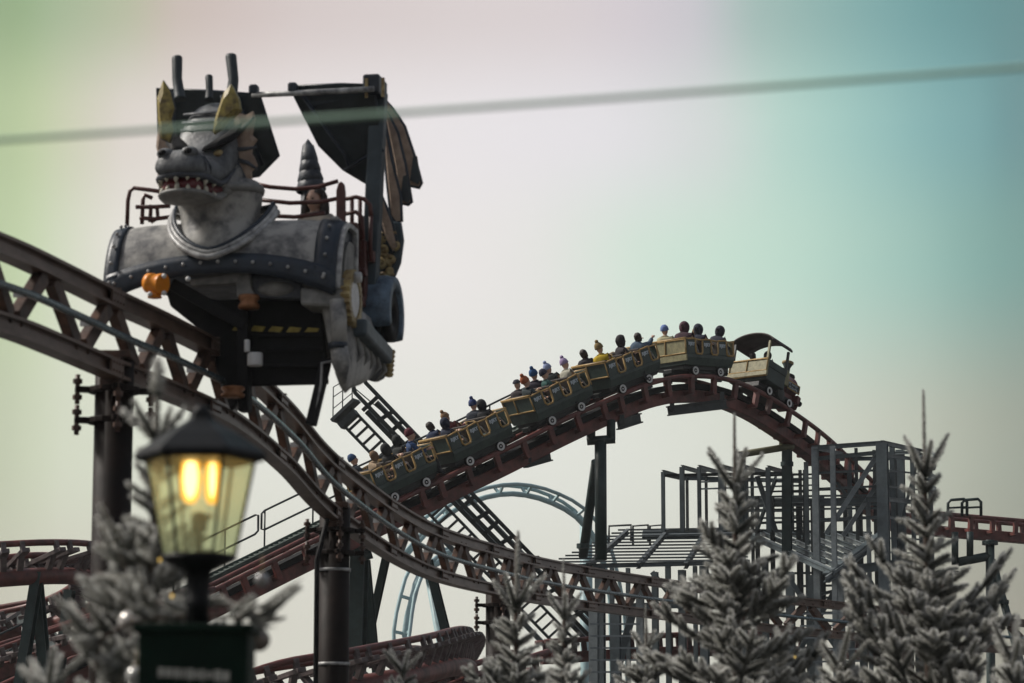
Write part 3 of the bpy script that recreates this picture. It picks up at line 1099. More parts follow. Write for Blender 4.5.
def patch(u0, u1, v0, v1, nu, nv, off):
    g = [[hood(u0 + (u1 - u0) * i / nu, v0 + (v1 - v0) * j / nv, off) for j in range(nv + 1)] for i in range(nu + 1)]
    return g


b = MB()
b.loft(patch(0, 1, 0, 1, 30, 22, 0), caps=False, closed=False)
b.build('hood', M['hide'], dr, solid=.04)
for nm, (u0, u1, v0, v1) in (('hood_trim', (-.012, .050, -.02, .98)), ('hood_trim', (.915, 1.012, -.02, .98)), ('hood_trim', (.0, 1.0, -.035, .10))):
    b = MB()
    b.loft(patch(u0, u1, v0, v1, 24 if u1 - u0 > .5 else 3, 3 if v1 - v0 < .3 else 22, .022), caps=False, closed=False)
    tr_ = b.build(nm, M['navy'], dr, solid=.03)
    for q_ in ([hood(.04 + .92 * k / 12, .035, .045) for k in range(13)] if v1 - v0 < .3 else [hood((u0 + u1) / 2, .05 + .85 * k / 8, .045) for k in range(9)]):
        b = MB()
        b.sphere(q_, .019, 8)
        b.build('rivet', M['silver'], tr_)
# side of the hood: recess shade painted navy, silver frame round a grey panel
arch = [hood(1, v / 20) for v in range(0, 21)]
ctr = Vector((xr, .42, (zt + zlo) / 2 - .04))


def shrink(ps, f, dx):
    return [Vector((xr + dx, ctr.y + (p_.y - ctr.y) * f, ctr.z + (p_.z - ctr.z) * f)) for p_ in ps]


full = arch + [Vector((xr, .76, zlo)), ]
b = MB()
b.slab([Vector((xr - .02, p_.y, p_.z)) for p_ in full], (.03, 0, 0))
b.build('hood_side', M['navy'], dr)
b = MB()
ring_o, ring_i = shrink(full, 1.0, .02), shrink(full, .86, .02)
m_ = len(full)
b.loft([ring_o, ring_i, [p_ + Vector((.05, 0, 0)) for p_ in ring_i], [p_ + Vector((.05, 0, 0)) for p_ in ring_o], ring_o], caps=False, smooth=False)
b.build('side_frame', M['silver'], dr, bev=.008)
b = MB()
b.slab([p_ + Vector((0, .10, -.02)) for p_ in shrink(full, .60, .012)], (.03, 0, 0))
b.build('side_panel', M['hide_light'], dr)

# neck: flares from the collar ring up to the jaw
nb_, nt_ = cl(217, 262, .22), cl(216, 184, .28)
rings = []
for k in range(13):
    f = k / 12
    c = Vector((nb_.x * (1 - f) + nt_.x * f, .46 - .10 * f, nb_.z * (1 - f) + (nt_.z + .02) * f))
    rx = .48 * (1 - f) ** 1.7 * .2 + .395 + .03 * math.sin(f * 9)
    rings.append([c + Vector((rx * math.cos(2 * math.pi * j / 32), rx * .92 * math.sin(2 * math.pi * j / 32), 0)) for j in range(32)])
b = MB()
b.loft(rings)
b.build('neck', M['hide'], dr)
for nm, r0, dz, rr, mm in (('neck_collar', .53, 0, .030, 'silver'), ('neck_collar', .515, .05, .020, 'silver'), ('neck_collar', .49, .085, .022, 'navy')):
    pts_ = []
    zf, zb_ = cl(215, 257, -.1).z + dz, cl(265, 212, .46).z + dz
    for k in range(40):
        a = 2 * math.pi * k / 40
        s_ = math.sin(a)
        pts_.append(Vector((nb_.x + r0 * math.cos(a), .46 + (.57 if s_ < 0 else .3) * s_ * r0 / .53, zf + (zb_ - zf) * (min(1, 1 + s_)) ** .8)))
    b = MB()
    b.tube(pts_, rr, 10, closed=True)
    b.build(nm, M[mm], dr)

# head
hc = cl(206, 149, .20)
HM = Matrix.Translation(hc) @ Matrix.Rotation(R(-8), 4, 'Z') @ Matrix.Rotation(R(-5), 4, 'X') @ Matrix.Scale(.93, 4)


def se(y, hw, z0, z1, e_=2.6, n_=28, taper=0):
    out = []
    for k in range(n_):
        a = 2 * math.pi * k / n_
        c, s_ = math.cos(a), math.sin(a)
        sx_, sz_ = abs(c) ** (2 / e_) * (1 if c >= 0 else -1), abs(s_) ** (2 / e_) * (1 if s_ >= 0 else -1)
        out.append(Vector((hw * sx_ * (1 - taper * sz_), y, (z0 + z1) / 2 + (z1 - z0) / 2 * sz_)))
    return out


head = thing('head', None, None, Matrix())
head.parent = dr
MW[head.name] = DM.copy()


def hb(b):
    out = []
    for v in b.v:
        f = max(0, min(1, (.12 - v.y) / .42))
        out.append(HM @ Vector((v.x, v.y, v.z - .26 * f * f * (3 - 2 * f) - .03)))
    b.v = out
    return b


b = MB()
b.loft([se(y, hw, z0, z1, taper=tp_) for y, hw, z0, z1, tp_ in ((.46, .16, -.05, .30, 0), (.42, .27, -.20, .52, .1), (.25, .33, -.34, .62, .16), (.05, .35, -.36, .60, .2), (-.08, .345, -.32, .46, .2), (-.17, .32, -.25, .26, .22), (-.26, .31, -.23, .15, .15), (-.38, .265, -.22, .085, .12), (-.50, .25, -.22, .065, .1), (-.60, .265, -.215, .085, .12), (-.68, .255, -.20, .075, .15), (-.735, .20, -.185, .03, .15), (-.76, .10, -.14, -.04, 0))])
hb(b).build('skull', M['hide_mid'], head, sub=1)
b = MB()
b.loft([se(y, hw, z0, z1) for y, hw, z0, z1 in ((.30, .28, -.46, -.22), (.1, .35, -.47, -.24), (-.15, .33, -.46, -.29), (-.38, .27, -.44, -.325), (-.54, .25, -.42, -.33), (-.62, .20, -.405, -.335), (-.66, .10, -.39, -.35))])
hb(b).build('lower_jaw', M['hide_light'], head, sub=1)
b = MB()
b.loft([se(y, hw, z0, z1, 3) for y, hw, z0, z1 in ((.1, .30, -.40, -.22), (-.15, .30, -.38, -.20), (-.4, .235, -.37, -.20), (-.56, .215, -.36, -.19), (-.62, .15, -.35, -.19))])
hb(b).build('mouth', M['mouth'], head)
for row_, (zz, d) in enumerate(((-.205, -1), (-.345, 1))):
    for k in range(13):
        f = k / 12
        a = math.pi * f
        if f < .22 or f > .78:
            g = (f if f < .5 else 1 - f) / .22
            x_, y_ = (.335 - .07 * g) * (-1 if f < .5 else 1), .02 - .50 * g
        else:
            g = (f - .22) / .56
            aa = math.pi * g
            x_, y_ = -.26 * math.cos(aa), -.48 - .20 * math.sin(aa)
        if row_:
            x_, y_ = x_ * .97, y_ + .035
        h = .078 + .03 * ((k * 7) % 3 == 0)
        q0 = Vector((x_, y_, zz - d * .02))
        b = MB()
        b.tube([q0, q0 + Vector((0, -.008, d * h * .6)), q0 + Vector((-x_ * .05, -.005, d * h))], [.032, .024, .003], 7)
        hb(b).build('tooth', M['tooth'], head)
for zz, sh, rr, mm in ((-.20, 1.0, .034, 'hide_dark'), (-.362, .97, .026, 'hide_light')):
    b = MB()
    lp_ = []
    for k in range(25):
        f = k / 24
        if f < .22 or f > .78:
            g = (f if f < .5 else 1 - f) / .22
            x_, y_ = (.345 - .065 * g) * (-1 if f < .5 else 1), .06 - .54 * g
        else:
            g = (f - .22) / .56
            x_, y_ = -.275 * math.cos(math.pi * g), -.48 - .215 * math.sin(math.pi * g)
        lp_.append(Vector((x_ * sh, y_ + (.04 if sh < 1 else 0), zz + (.03 if abs(f - .5) > .42 else 0))))
    b.tube(lp_, rr, 8)
    hb(b).build('lip', M[mm], head)
for s_ in (-1, 1):
    for k in range(3):
        b = MB()
        b.tube([(.12 * s_, -.62 + k * .12, .055 + k * .012), (.20 * s_, -.585 + k * .12, .03 + k * .012), (.265 * s_, -.55 + k * .12, -.06), (.262 * s_, -.53 + k * .11, -.13)], [.006, .017, .015, .005], 6)
        hb(b).build('skin_fold', M['hide_dark'], head)
for s_ in (-1, 1):
    b = MB()
    b.sphere((.135 * s_, -.685, .03), (.095, .08, .062), 14)
    hb(b).build('nostril', M['hide_mid'], head)
    b = MB()
    b.sphere((.145 * s_, -.752, .028), (.05, .025, .034), 10)
    hb(b).build('nostril_hole', M['black'], head)
    b = MB()
    b.sphere((.245 * s_, -.225, .135), (.05, .05, .038), 12)
    hb(b).build('eye', M['gold'], head)
    b = MB()
    b.loft([[Vector((.09 * s_, -.34, .15)), Vector((.10 * s_, -.30, .21)), Vector((.10 * s_, -.16, .22)), Vector((.10 * s_, -.20, .14))], [Vector((.26 * s_, -.31, .20)), Vector((.27 * s_, -.28, .27)), Vector((.27 * s_, -.10, .30)), Vector((.27 * s_, -.16, .18))], [Vector((.40 * s_, -.16, .24)), Vector((.41 * s_, -.13, .32)), Vector((.40 * s_, .02, .36)), Vector((.40 * s_, -.02, .22))]], smooth=False)
    hb(b).build('brow', M['black'], head, bev=.015)
    b = MB()
    b.sphere((.30 * s_, .06, -.28), (.11, .24, .17), 14)
    hb(b).build('cheek', M['hide_light'], head)
b = MB()
for k in range(5):
    zz = .20 + k * .078
    b.tube([(-.27, -.10 + k * .02, zz - .02), (-.12, -.175 + k * .03, zz), (.12, -.175 + k * .03, zz), (.27, -.10 + k * .02, zz - .02)], .015, 6)
hb(b).build('brow_ridges', M['hide_dark'], head)
# rim under the jaw
b = MB()
cc = cl(218, 196, .30)
pr_ = [(.36, -.03), (.43, -.03), (.445, .01), (.43, .05), (.36, .06)]
b.lathe(pr_ + [pr_[0]], 36, Matrix.Translation(Vector((cc.x, .37, cc.z + .02))) @ Matrix.Rotation(R(-5), 4, 'Y') @ Matrix.Rotation(R(3), 4, 'X'))
b.build('jaw_rim', M['hide_light'], dr)
# horns, ears, frill
for px, y0, y1, w, nm, ln in ((177, 100, 57, .105, 'horn', .06), (209, 100, 76, .075, 'horn', 0), (231, 104, 55, .11, 'horn', -.05)):
    a, c = cl(px + (3 if ln > 0 else 0), y0, .30), cl(px, y1, .38)
    b = MB()
    mid = a.lerp(c, .5) + Vector((-.02 if ln > 0 else .02 if ln < 0 else 0, .02, 0))
    b.tube([a, a.lerp(c, .05), mid, c.lerp(a, .04), c], [w * .62, w * .55, w * .48, w * .52, w * .46], 12)
    b.build(nm, M['slate'], head)


def leaf(poly, ly, th, name, mm, parent, edge=None, er=.016, dy=None, ribs=None, ribm='hide_dark', lift=0):
    P_ = [cl(x, y, ly + (dy[i] if dy else 0)) for i, (x, y) in enumerate(poly)]
    b = MB()
    c = sum(P_, Vector()) / len(P_)
    # cushioned on both faces so it is not a flat card
    n_ = len(P_)
    vs = P_ + [p_ + Vector((0, th, 0)) for p_ in P_]
    inner = [c.lerp(p_, .6) + Vector((0, -lift, 0)) for p_ in P_] + [c.lerp(p_, .6) + Vector((0, th + lift, 0)) for p_ in P_]
    fs = []
    for i in range(n_):
        j = (i + 1) % n_
        fs += [(i, j, n_ + j, n_ + i), (j, i, 2 * n_ + i, 2 * n_ + j), (n_ + i, n_ + j, 3 * n_ + j, 3 * n_ + i)]
    fs += [tuple(2 * n_ + i for i in range(n_)), tuple(3 * n_ + i for i in range(n_))[::-1]]
    b.add(vs + inner, fs)
    o = b.build(name, M[mm], parent)
    if edge:
        b = MB()
        b.tube([p_ + Vector((0, th / 2, 0)) for p_ in P_], er, 6, closed=True)
        b.build('edging', M[edge], o)
    if ribs:
        b = MB()
        for r_ in ribs:
            q = [cl(x, y, ly - .02) for x, y in r_]
            b.tube(q, [.024] + [.024] * (len(q) - 2) + [.010], 6)
        b.build('ribs', M[ribm], o)
    return o


leaf([(163, 80), (170, 92), (174, 108), (171, 118), (173, 130), (169, 142), (161, 138), (158, 122), (157, 98)], -.12, .07, 'ear', 'horn', head, 'hide_dark', .012, lift=.035)
leaf([(231, 84), (238, 98), (240, 109), (233, 116), (226, 121), (221, 128), (213, 133), (214, 122), (219, 106), (224, 92)], -.16, .08, 'ear', 'horn', head, None, lift=.04)
leaf([(236, 112), (246, 115), (253, 111), (255, 118), (253, 128), (251, 134), (257, 139), (252, 146), (251, 155), (257, 165), (251, 171), (252, 186), (246, 184), (236, 166), (228, 148)], .22, .04, 'frill', 'tan', head, None, lift=.02, ribs=[[(232, 140), (244, 128), (254, 117)], [(234, 150), (245, 149), (257, 147)], [(238, 160), (248, 163), (257, 169)], [(226, 145), (238, 165), (250, 187)]])
leaf([(159, 118), (167, 126), (172, 146), (168, 158), (163, 172), (157, 180), (159, 160), (156, 146)], .30, .04, 'frill', 'tan', head, None, lift=.02)
# raised wing roofs either side, seen from below
leaf([(157, 88), (210, 91), (258, 94), (277, 155), (258, 174), (200, 184), (160, 190)], 1.15, .07, 'wing_roof', 'slate', dr, 'navy', .025, dy=(0, 0, 0, .35, .5, .5, .4), lift=.0)
b = MB()
b.tube([cl(238, 98, 1.12), cl(262, 165, 1.5)], .022, 6)
b.tube([cl(222, 95, 1.12), cl(235, 178, 1.55)], .022, 6)
b.tube([cl(172, 92, 1.10), cl(178, 186, 1.5)], .022, 6)
b.build('wing_rib', M['navy'], dr)
leaf([(293, 86), (340, 84), (372, 84), (381, 140), (381, 192), (343, 168), (319, 144), (294, 94)], 1.15, .07, 'wing_roof', 'slate', dr, 'navy', .022, dy=(0, 0, 0, .3, .55, .45, .3, 0), lift=0)
b = MB()
b.tube([cl(300, 92, 1.10), cl(345, 155, 1.45), cl(350, 170, 1.5)], .018, 6)
b.tube([cl(345, 170, 1.5), cl(366, 157, 1.4), cl(384, 150, 1.40)], .018, 6)
b.build('wing_rib', M['navy'], dr)
b = MB()
b.tube([cl(252, 95, 1.05), cl(300, 93, 1.05), cl(374, 89, 1.05)], .030, 8)
o = b.build('wing_bar', M['silver'], dr)
b = MB()
for x, y in ((254, 88), (293, 86)):
    b.box(cl(x, y + 2, 1.08), (.09, .12, .10))
b.build('bar_end', M['navy'], o, bev=.02)
b = MB()
pt, pb_ = cl(379, 92, 1.45), cl(369, 305, 1.45)
b.bar(pb_, pt, .16, .16, upv=Vector((0, 1, 0)))
b.build('wing_post', M['postblue'], dr, bev=.015)
b = MB()
b.box(cl(375, 88, 1.30), (.17, .40, .20))
hb_ = b.build('post_head', M['navy'], dr, bev=.02)
b = MB()
for dx in (-.085, .085):
    c = cl(375, 88, 1.10) + Vector((dx, -.01, 0))
    b.bar(c - Z * .10, c + Z * .10, .025, .03)
b.build('post_head_edge', M['gold'], hb_)
for k, (poly, ly) in enumerate((([(383, 96), (392, 108), (404, 126), (414, 156), (421, 183), (419, 187), (408, 185), (403, 165), (394, 135)], 2.0), ([(382, 100), (390, 118), (397, 132), (405, 165), (411, 202), (408, 204), (400, 203), (396, 170), (388, 130)], 1.9), ([(381, 104), (385, 128), (391, 160), (400, 196), (401, 221), (396, 222), (391, 215), (387, 180)], 1.8), ([(379, 185), (385, 205), (392, 224), (397, 246), (393, 252), (385, 238), (379, 215)], 1.7))):
    lf = leaf(poly, ly, .035, 'wing_feather', 'tan', dr, 'navy', .022, lift=.012)
    if k < 2:
        (x0, y0) = poly[4]
        b = MB()
        q = [cl(x0 - 11, y0 - 3, ly - .03), cl(x0 - 8, y0 - 26, ly - .03), cl(x0 - 4, y0 - 27, ly - .03), cl(x0 - 1, y0 - 5, ly - .03), cl(x0 - 3, y0 + 1, ly - .03)]
        b.slab(q, (0, .02, 0))
        b.build('feather_tip', M['slate'], lf)
# gold scrolled panel below the post
leaf([(376, 228), (387, 222), (399, 224), (401, 240), (398, 262), (390, 282), (378, 288), (374, 262)], 1.75, .06, 'crest_panel', 'postblue', dr, 'postblue', .03)
b = MB()
random.seed(3)
for x, y, r in ((384, 236, 5), (392, 234, 4), (394, 246, 5), (384, 250, 6), (391, 260, 5), (381, 264, 5), (384, 276, 4), (390, 271, 4), (379, 242, 3.5)):
    pts_ = []
    for k in range(14):
        a = k * .62 + x
        rr = r * (1 - k / 16)
        pts_.append(cl(x + rr * math.cos(a), y + rr * math.sin(a), 1.72))
    b.tube(pts_, .026, 6)
b.build('scrollwork', M['gold'], dr)

# railings and seats
rl = 'rail_red'


def rail(name, *paths, r=.022, mm=rl):
    b = MB()
    for ly, pth in paths:
        b.tube([cl(x, y, ly + (0 if len(q) == 0 else q[0])) for x, y, *q in pth], r, 8)
    return b.build(name, M[mm], dr)


rail('safety_rail', (.95, [(250, 183), (270, 187), (295, 189), (318, 187), (338, 181)]), (.95, [(252, 199), (290, 203), (320, 202), (345, 197)]), (.95, [(255, 215), (295, 217), (325, 213)]))
rail('safety_rail', (.9, [(127, 226), (128, 200), (130, 191), (134, 188), (150, 190), (170, 193)]), (.95, [(142, 224), (143, 200), (145, 195), (152, 198)]), (.92, [(136, 207), (152, 207), (170, 206)]), (1.0, [(150, 222), (151, 205), (157, 207), (158, 218), (151, 222)]), (.95, [(140, 218), (155, 219), (170, 217)]))
rail('safety_rail', (1.0, [(346, 199), (356, 197), (364, 199), (370, 205), (371, 216)]), (1.1, [(345, 214), (356, 212), (362, 217), (363, 240)]), (1.2, [(352, 198), (352, 250)]), (1.25, [(360, 200), (360, 250)]), (1.3, [(371, 212), (370, 262)]))
b = MB()
gp = [(336, 227), (336, 190), (338, 183), (341, 181), (344, 184), (345, 192), (345, 229)]
b.slab([cl(x, y, .92) for x, y in gp], (0, .05, 0))
b.build('gate_panel', M['rail_red'], dr, bev=.01)
b = MB()
for x0, x1, y0, y1, ly in ((347, 357, 222, 282, 1.05), (358, 366, 240, 300, 1.25), (352, 366, 268, 276, 1.15), (352, 364, 296, 306, 1.15), (366, 374, 250, 262, 1.3)):
    b.slab([cl(x0, y0, ly), cl(x1, y0, ly), cl(x1, y1, ly), cl(x0, y1, ly)], (0, .10, 0))
b.build('gate_post', M['rail_red'], dr, bev=.015)
for x0, ly in ((270, 1.75), (318, 1.75), (180, 1.75)):
    b = MB()
    c = cl(x0, 221, ly)
    b.box(c + Vector((.2, .12, -.30)), (.62, .16, .5))
    b.box(c + Vector((.2, -.15, -.5)), (.62, .55, .14))
    b.build('seat', M['seat'], dr, bev=.04)
b = MB()
b.box(((xl + xr) / 2, 1.75, zt - .42), (HW - .12, 1.3, .10))
b.box(((xl + xr) / 2, 2.42, zt - .20), (HW - .2, .10, .70))
b.build('cabin_tub', M['hide_dark'], dr, bev=.02)
b = MB()
sc_ = cl(313, 190, 2.1)
for k in range(4):
    f = k / 4
    z0 = sc_.z + f * .42
    r0 = .145 * (1 - f * .55)
    x0 = sc_.x - .02 - f * .03
    b.lathe([(r0 * 1.0, -.02), (r0 * 1.12, .0), (r0 * .98, .06), (r0 * .72, .16), (0, .17)], 14, Matrix.Translation(Vector((x0, 2.1, z0))) @ Matrix.Rotation(R(-6), 4, 'Y'))
b.lathe([(.07, 0), (.055, .08), (0, .15)], 10, Matrix.Translation(Vector((sc_.x - .06, 2.1, sc_.z + .40))))
b.tube([Vector((sc_.x, 2.1, zt - .3)), Vector((sc_.x, 2.1, sc_.z))], .13, 12)
b.build('tail_spike', M['hide_dark'], dr)

# below the hood: valance, dark chassis, hazard strip, bogie
def plate(name, poly, ly, th, mm, bev=.012):
    b = MB()
    b.slab([cl(x, y, ly) for x, y in poly], (0, th, 0))
    return b.build(name, M[mm], dr, bev=bev)


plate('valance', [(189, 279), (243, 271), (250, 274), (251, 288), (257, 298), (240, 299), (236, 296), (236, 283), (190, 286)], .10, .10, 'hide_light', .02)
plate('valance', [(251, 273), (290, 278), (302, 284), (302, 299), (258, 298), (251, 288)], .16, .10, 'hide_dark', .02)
b = MB()
b.sphere(cl(276, 289, .17), (.19, .05, .075), 16)
b.build('valance_boss', M['hide_light'], dr)
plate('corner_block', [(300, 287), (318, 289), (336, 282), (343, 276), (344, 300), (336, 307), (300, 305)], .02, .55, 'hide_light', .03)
b = MB()
b.slab([cl(204, 300, .45), cl(300, 297, .45), cl(322, 305, .45), cl(328, 384, .45), cl(245, 386, .45), cl(206, 360, .45)], (0, .06, 0))
c0 = cl(262, 318, .5)
b.box((c0.x, 1.45, c0.z + .02), (1.15, 2.0, .30))
b.build('chassis', M['black'], dr, bev=.02)
b = MB()
for k in range(5):
    x = 236 + k * 18
    y = 325 + k * .6
    b.slab([cl(x, y, .40), cl(x + 11, y + 1, .40), cl(x + 8, y + 6, .40), cl(x - 4, y + 5, .40)], (0, .03, 0))
b.build('hazard_stripes', M['hazard'], dr)
b = MB()
b.box(cl(225, 265, .55), (1.7, .7, .10))
for y in (335, 350, 366):
    p0, p1 = cl(246, y, .40), cl(322, y - 1, .40)
    b.bar(p0, p1, .03, .04)
b.build('floor_beams', M['black'], dr, bev=.01)
b = MB()
b.slab([cl(165, 288, .45), cl(236, 304, .45), cl(239, 400, .45), cl(230, 410, .45), cl(215, 365, .45), cl(200, 330, .45), cl(170, 306, .45)], (0, .10, 0))
b.bar(cl(244, 306, .30), cl(245, 412, .30), .11, .16, upv=Vector((0, 1, 0)))
b.bar(cl(172, 284, .2), cl(246, 326, .25), .10, .12)
bg = b.build('bogie', M['black'], dr, bev=.015)
for (x, y, r, h) in ((249, 302, .10, .13), (233, 392, .11, .10)):
    b = MB()
    b.lathe([(0, -h / 2), (r, -h / 2), (r * 1.05, -h / 4), (r * .8, 0), (r * 1.05, h / 4), (r, h / 2), (0, h / 2)], 18, Matrix.Translation(cl(x, y, .12)))
    b.build('guide_roller', M['copper'], bg)
b = MB()
b.tube([cl(255, 353, .15), cl(255, 366, .15)], .075, 14)
b.lathe([(0, 0), (.03, 0), (.03, .12), (0, .12)], 10, Matrix.Translation(cl(247, 352, .1)))
b.build('drive_motor', M['white'], dr, bev=.01)
b = MB()
m0, m1 = cl(148, 283, -.22), cl(162, 284, -.28)
b.tube([m0, m0.lerp(m1, .35), m0.lerp(m1, .4), m1, m1 + (m1 - m0) * .08], [.095, .10, .085, .105, .105], 16)
b.lathe([(0, 0), (.07, 0), (.06, .06), (0, .06)], 12, Matrix.Translation(m0.lerp(m1, .5) - Z * .14))
mo = b.build('gear_motor', M['orange'], dr)
b = MB()
for dx, dy in ((164, 276), (164, 293), (150, 294), (188, 279)):
    b.sphere(cl(dx, dy, -.33), .026, 8)
b.build('bolt_heads', M['white'], mo)
b = MB()
b.bar(cl(326, 362, .2), cl(311, 425, .1), .085, .10)
b.bar(cl(322, 362, .15), cl(334, 360, .15), .05, .05)
b.build('brush_arm', M['black'], dr, bev=.01)
b = MB()
b.tube([cl(333, 361, .12), cl(322, 363, .12), cl(321, 385, .12), cl(313, 424, .08)], .014, 6)
b.build('sensor_pipe', M['silver'], dr)

# outer side: gold gear, leg fairing, step, wheel arch
gx = xr + .07
gc = cs(347, 299, gx)
b = MB()
gp = []
for k in range(48):
    a = 2 * math.pi * k / 48
    rr = .285 if k % 2 < 1 else .258
    gp.append(gc + Vector((0, rr * math.cos(a), rr * math.sin(a))))
gi = [gc + (p_ - gc) * .72 for p_ in gp]
dxv = Vector((.09, 0, 0))
b.loft([gp, [p_ + dxv for p_ in gp], [p_ + dxv for p_ in gi], gi, gp], caps=False, smooth=False)
gear = b.build('gear_wheel', M['gold'], dr)
b = MB()
b.lathe([(0, 0), (.225, 0), (.225, .06), (.16, .085), (0, .085)], 28, Matrix.Translation(gc) @ Matrix.Rotation(R(90), 4, 'Y'))
b.build('gear_disc', M['white'], gear)
b = MB()
b.lathe([(0, .08), (.06, .08), (.05, .15), (0, .15)], 12, Matrix.Translation(gc + Vector((0, -.05, .20))) @ Matrix.Rotation(R(90), 4, 'Y'))
b.build('gear_stud', M['silver'], gear)
b = MB()
lv = []
for (py, xa, ya, xb, yb) in ((300, 314, .12, 346, 1.5), (318, 317, .12, 350, 1.62), (340, 321, .12, 352, 1.72), (358, 326, .12, 352, 1.6), (374, 331, .15, 350, 1.2), (386, 337, .2, 348, .8), (393, 343, .3, 347, .5)):
    p0, p1 = cl(xa, py, ya), cl(xb, py, ya)
    w = p1.x - p0.x
    zz = p0.z
    ring = []
    for k in range(24):
        a = 2 * math.pi * k / 24
        c_, s_ = math.cos(a), math.sin(a)
        e_ = 2 / 3.2
        ring.append(Vector((p0.x + w / 2 + w / 2 * abs(c_) ** e_ * (1 if c_ > 0 else -1), (ya + yb) / 2 + (yb - ya) / 2 * abs(s_) ** e_ * (1 if s_ > 0 else -1), zz + .10 * (s_ * .5 + .5) * (1 if py > 350 else 0))))
    lv.append(ring)
b.loft(lv)
lg = b.build('leg_fairing', M['hide'], dr)
b = MB()
xo = cl(351, 350, .12).x
for k in range(5):
    y0 = .35 + k * .26
    b.tube([Vector((xo - .03, y0, cl(351, 322, .12).z)), Vector((xo + .03, y0 + .10, cl(351, 350, .12).z)), Vector((xo - .04, y0 + .02, cl(351, 362, .12).z))], [.012, .028, .008], 8)
b.build('feather_ridges', M['hide_light'], lg)
b = MB()
b.tube([cl(338, 300, .06), cl(339, 345, .06)], [.085, .075], 14)
b.tube([cl(339, 347, .05), cl(341, 362, .05), cl(343, 384, .1)], [.085, .09, .03], 14)
b.build('leg_strut', M['hide'], lg)
b = MB()
b.tube([cl(338, 343, .05), cl(338, 349, .05)], .095, 14)
b.build('strut_band', M['navy'], lg)
ac = cs(391, 314, xr + .20)
b = MB()
lv = []
for k in range(25):
    a = R(-38 + 246 * k / 24)
    dirv = Vector((0, math.cos(a), math.sin(a)))
    lv.append([ac + dirv * rr + Vector((dx, 0, 0)) for rr, dx in ((.26, .06), (.37, .06), (.395, -.04), (.395, -.42), (.36, -.46), (.26, -.46))])
b.loft(lv)
arch_o = b.build('wheel_arch', M['navy'], dr, bev=0)
arch_o.data.materials[0] = M['arch_blue'] = mat('worn blue arch paint', (.16, .24, .32), .5, scale=6, bump=.3, col2=(.035, .055, .08))
b = MB()
b.lathe([(0, -.05), (.25, -.05), (.27, .0), (.25, .05), (.12, .05), (.10, .02), (0, .02)], 28, Matrix.Translation(ac + Vector((-.02, 0, -.02))) @ Matrix.Rotation(R(90), 4, 'Y'))
b.build('wheel', M['black'], dr)
b = MB()
st0 = cs(352, 330, xr + .12)
b.box(st0 + Vector((.04, .62, -.02)), (.20, 1.2, .17), Matrix.Rotation(R(-5), 3, 'X'))
b.build('step', M['postblue'], dr, bev=.03)
b = MB()
st1 = cs(380, 350, xr + .10)
b.sphere(st1 + Vector((-.1, .1, -.08)), (.14, .50, .22), 16)
b.build('rear_fairing', M['hide_dark'], dr)
b = MB()
for k in range(6):
    y_ = 352 + k * 4.5
    q_ = cs(391 - .4 * k, y_, xr + .18)
    b.sphere(q_, (.05, .07, .032), 8)
b.build('rear_trim', M['gold'], dr)
b = MB()
sb = Vector((xr - .04, 1.55, (zt + zlo) / 2 - .15))
b.box(sb + Vector((-.05, 0, 0)), (.10, 1.5, .75))
b.build('cabin_side', M['hide_dark'], dr, bev=.03)

# ------------------------------------------------------------------ the mine train
GRP_W = 'green wagons of the mine train'
def frame_at(px, shift=0.0):
    best = min(range(1, len(mp) - 1), key=lambda i: abs(mp[i].x - (px - CX) / FPX * mp[i].y * math.sqrt(1 + 0) * 1.0 - 0))
    a = mp[best]
    i0_, i1_ = max(0, best - 3), min(len(mp) - 1, best + 3)
    t = (mp[i1_] - mp[i0_]).normalized()
    lf = Z.cross(t).normalized()
    u = t.cross(lf)
    m = Matrix((t, lf, u)).transposed().to_4x4()
    m.translation = a
    return m


def text_mesh(s_, size):
    c = bpy.data.curves.new('lettering', 'FONT')
    c.body, c.size, c.align_x, c.align_y, c.extrude = s_, size, 'CENTER', 'CENTER', .004
    c.offset = .006
    o = bpy.data.objects.new('lettering', c)
    COL.objects.link(o)
    me = bpy.data.meshes.new_from_object(o.evaluated_get(bpy.context.evaluated_depsgraph_get()))
    bpy.data.objects.remove(o)
    bpy.data.curves.remove(c)
    return me


bpy.context.view_layer.update()
ZB, ZM, ZT = .32, .62, .94
LW, WW = 1.86, 1.30
MOD = LW / 3


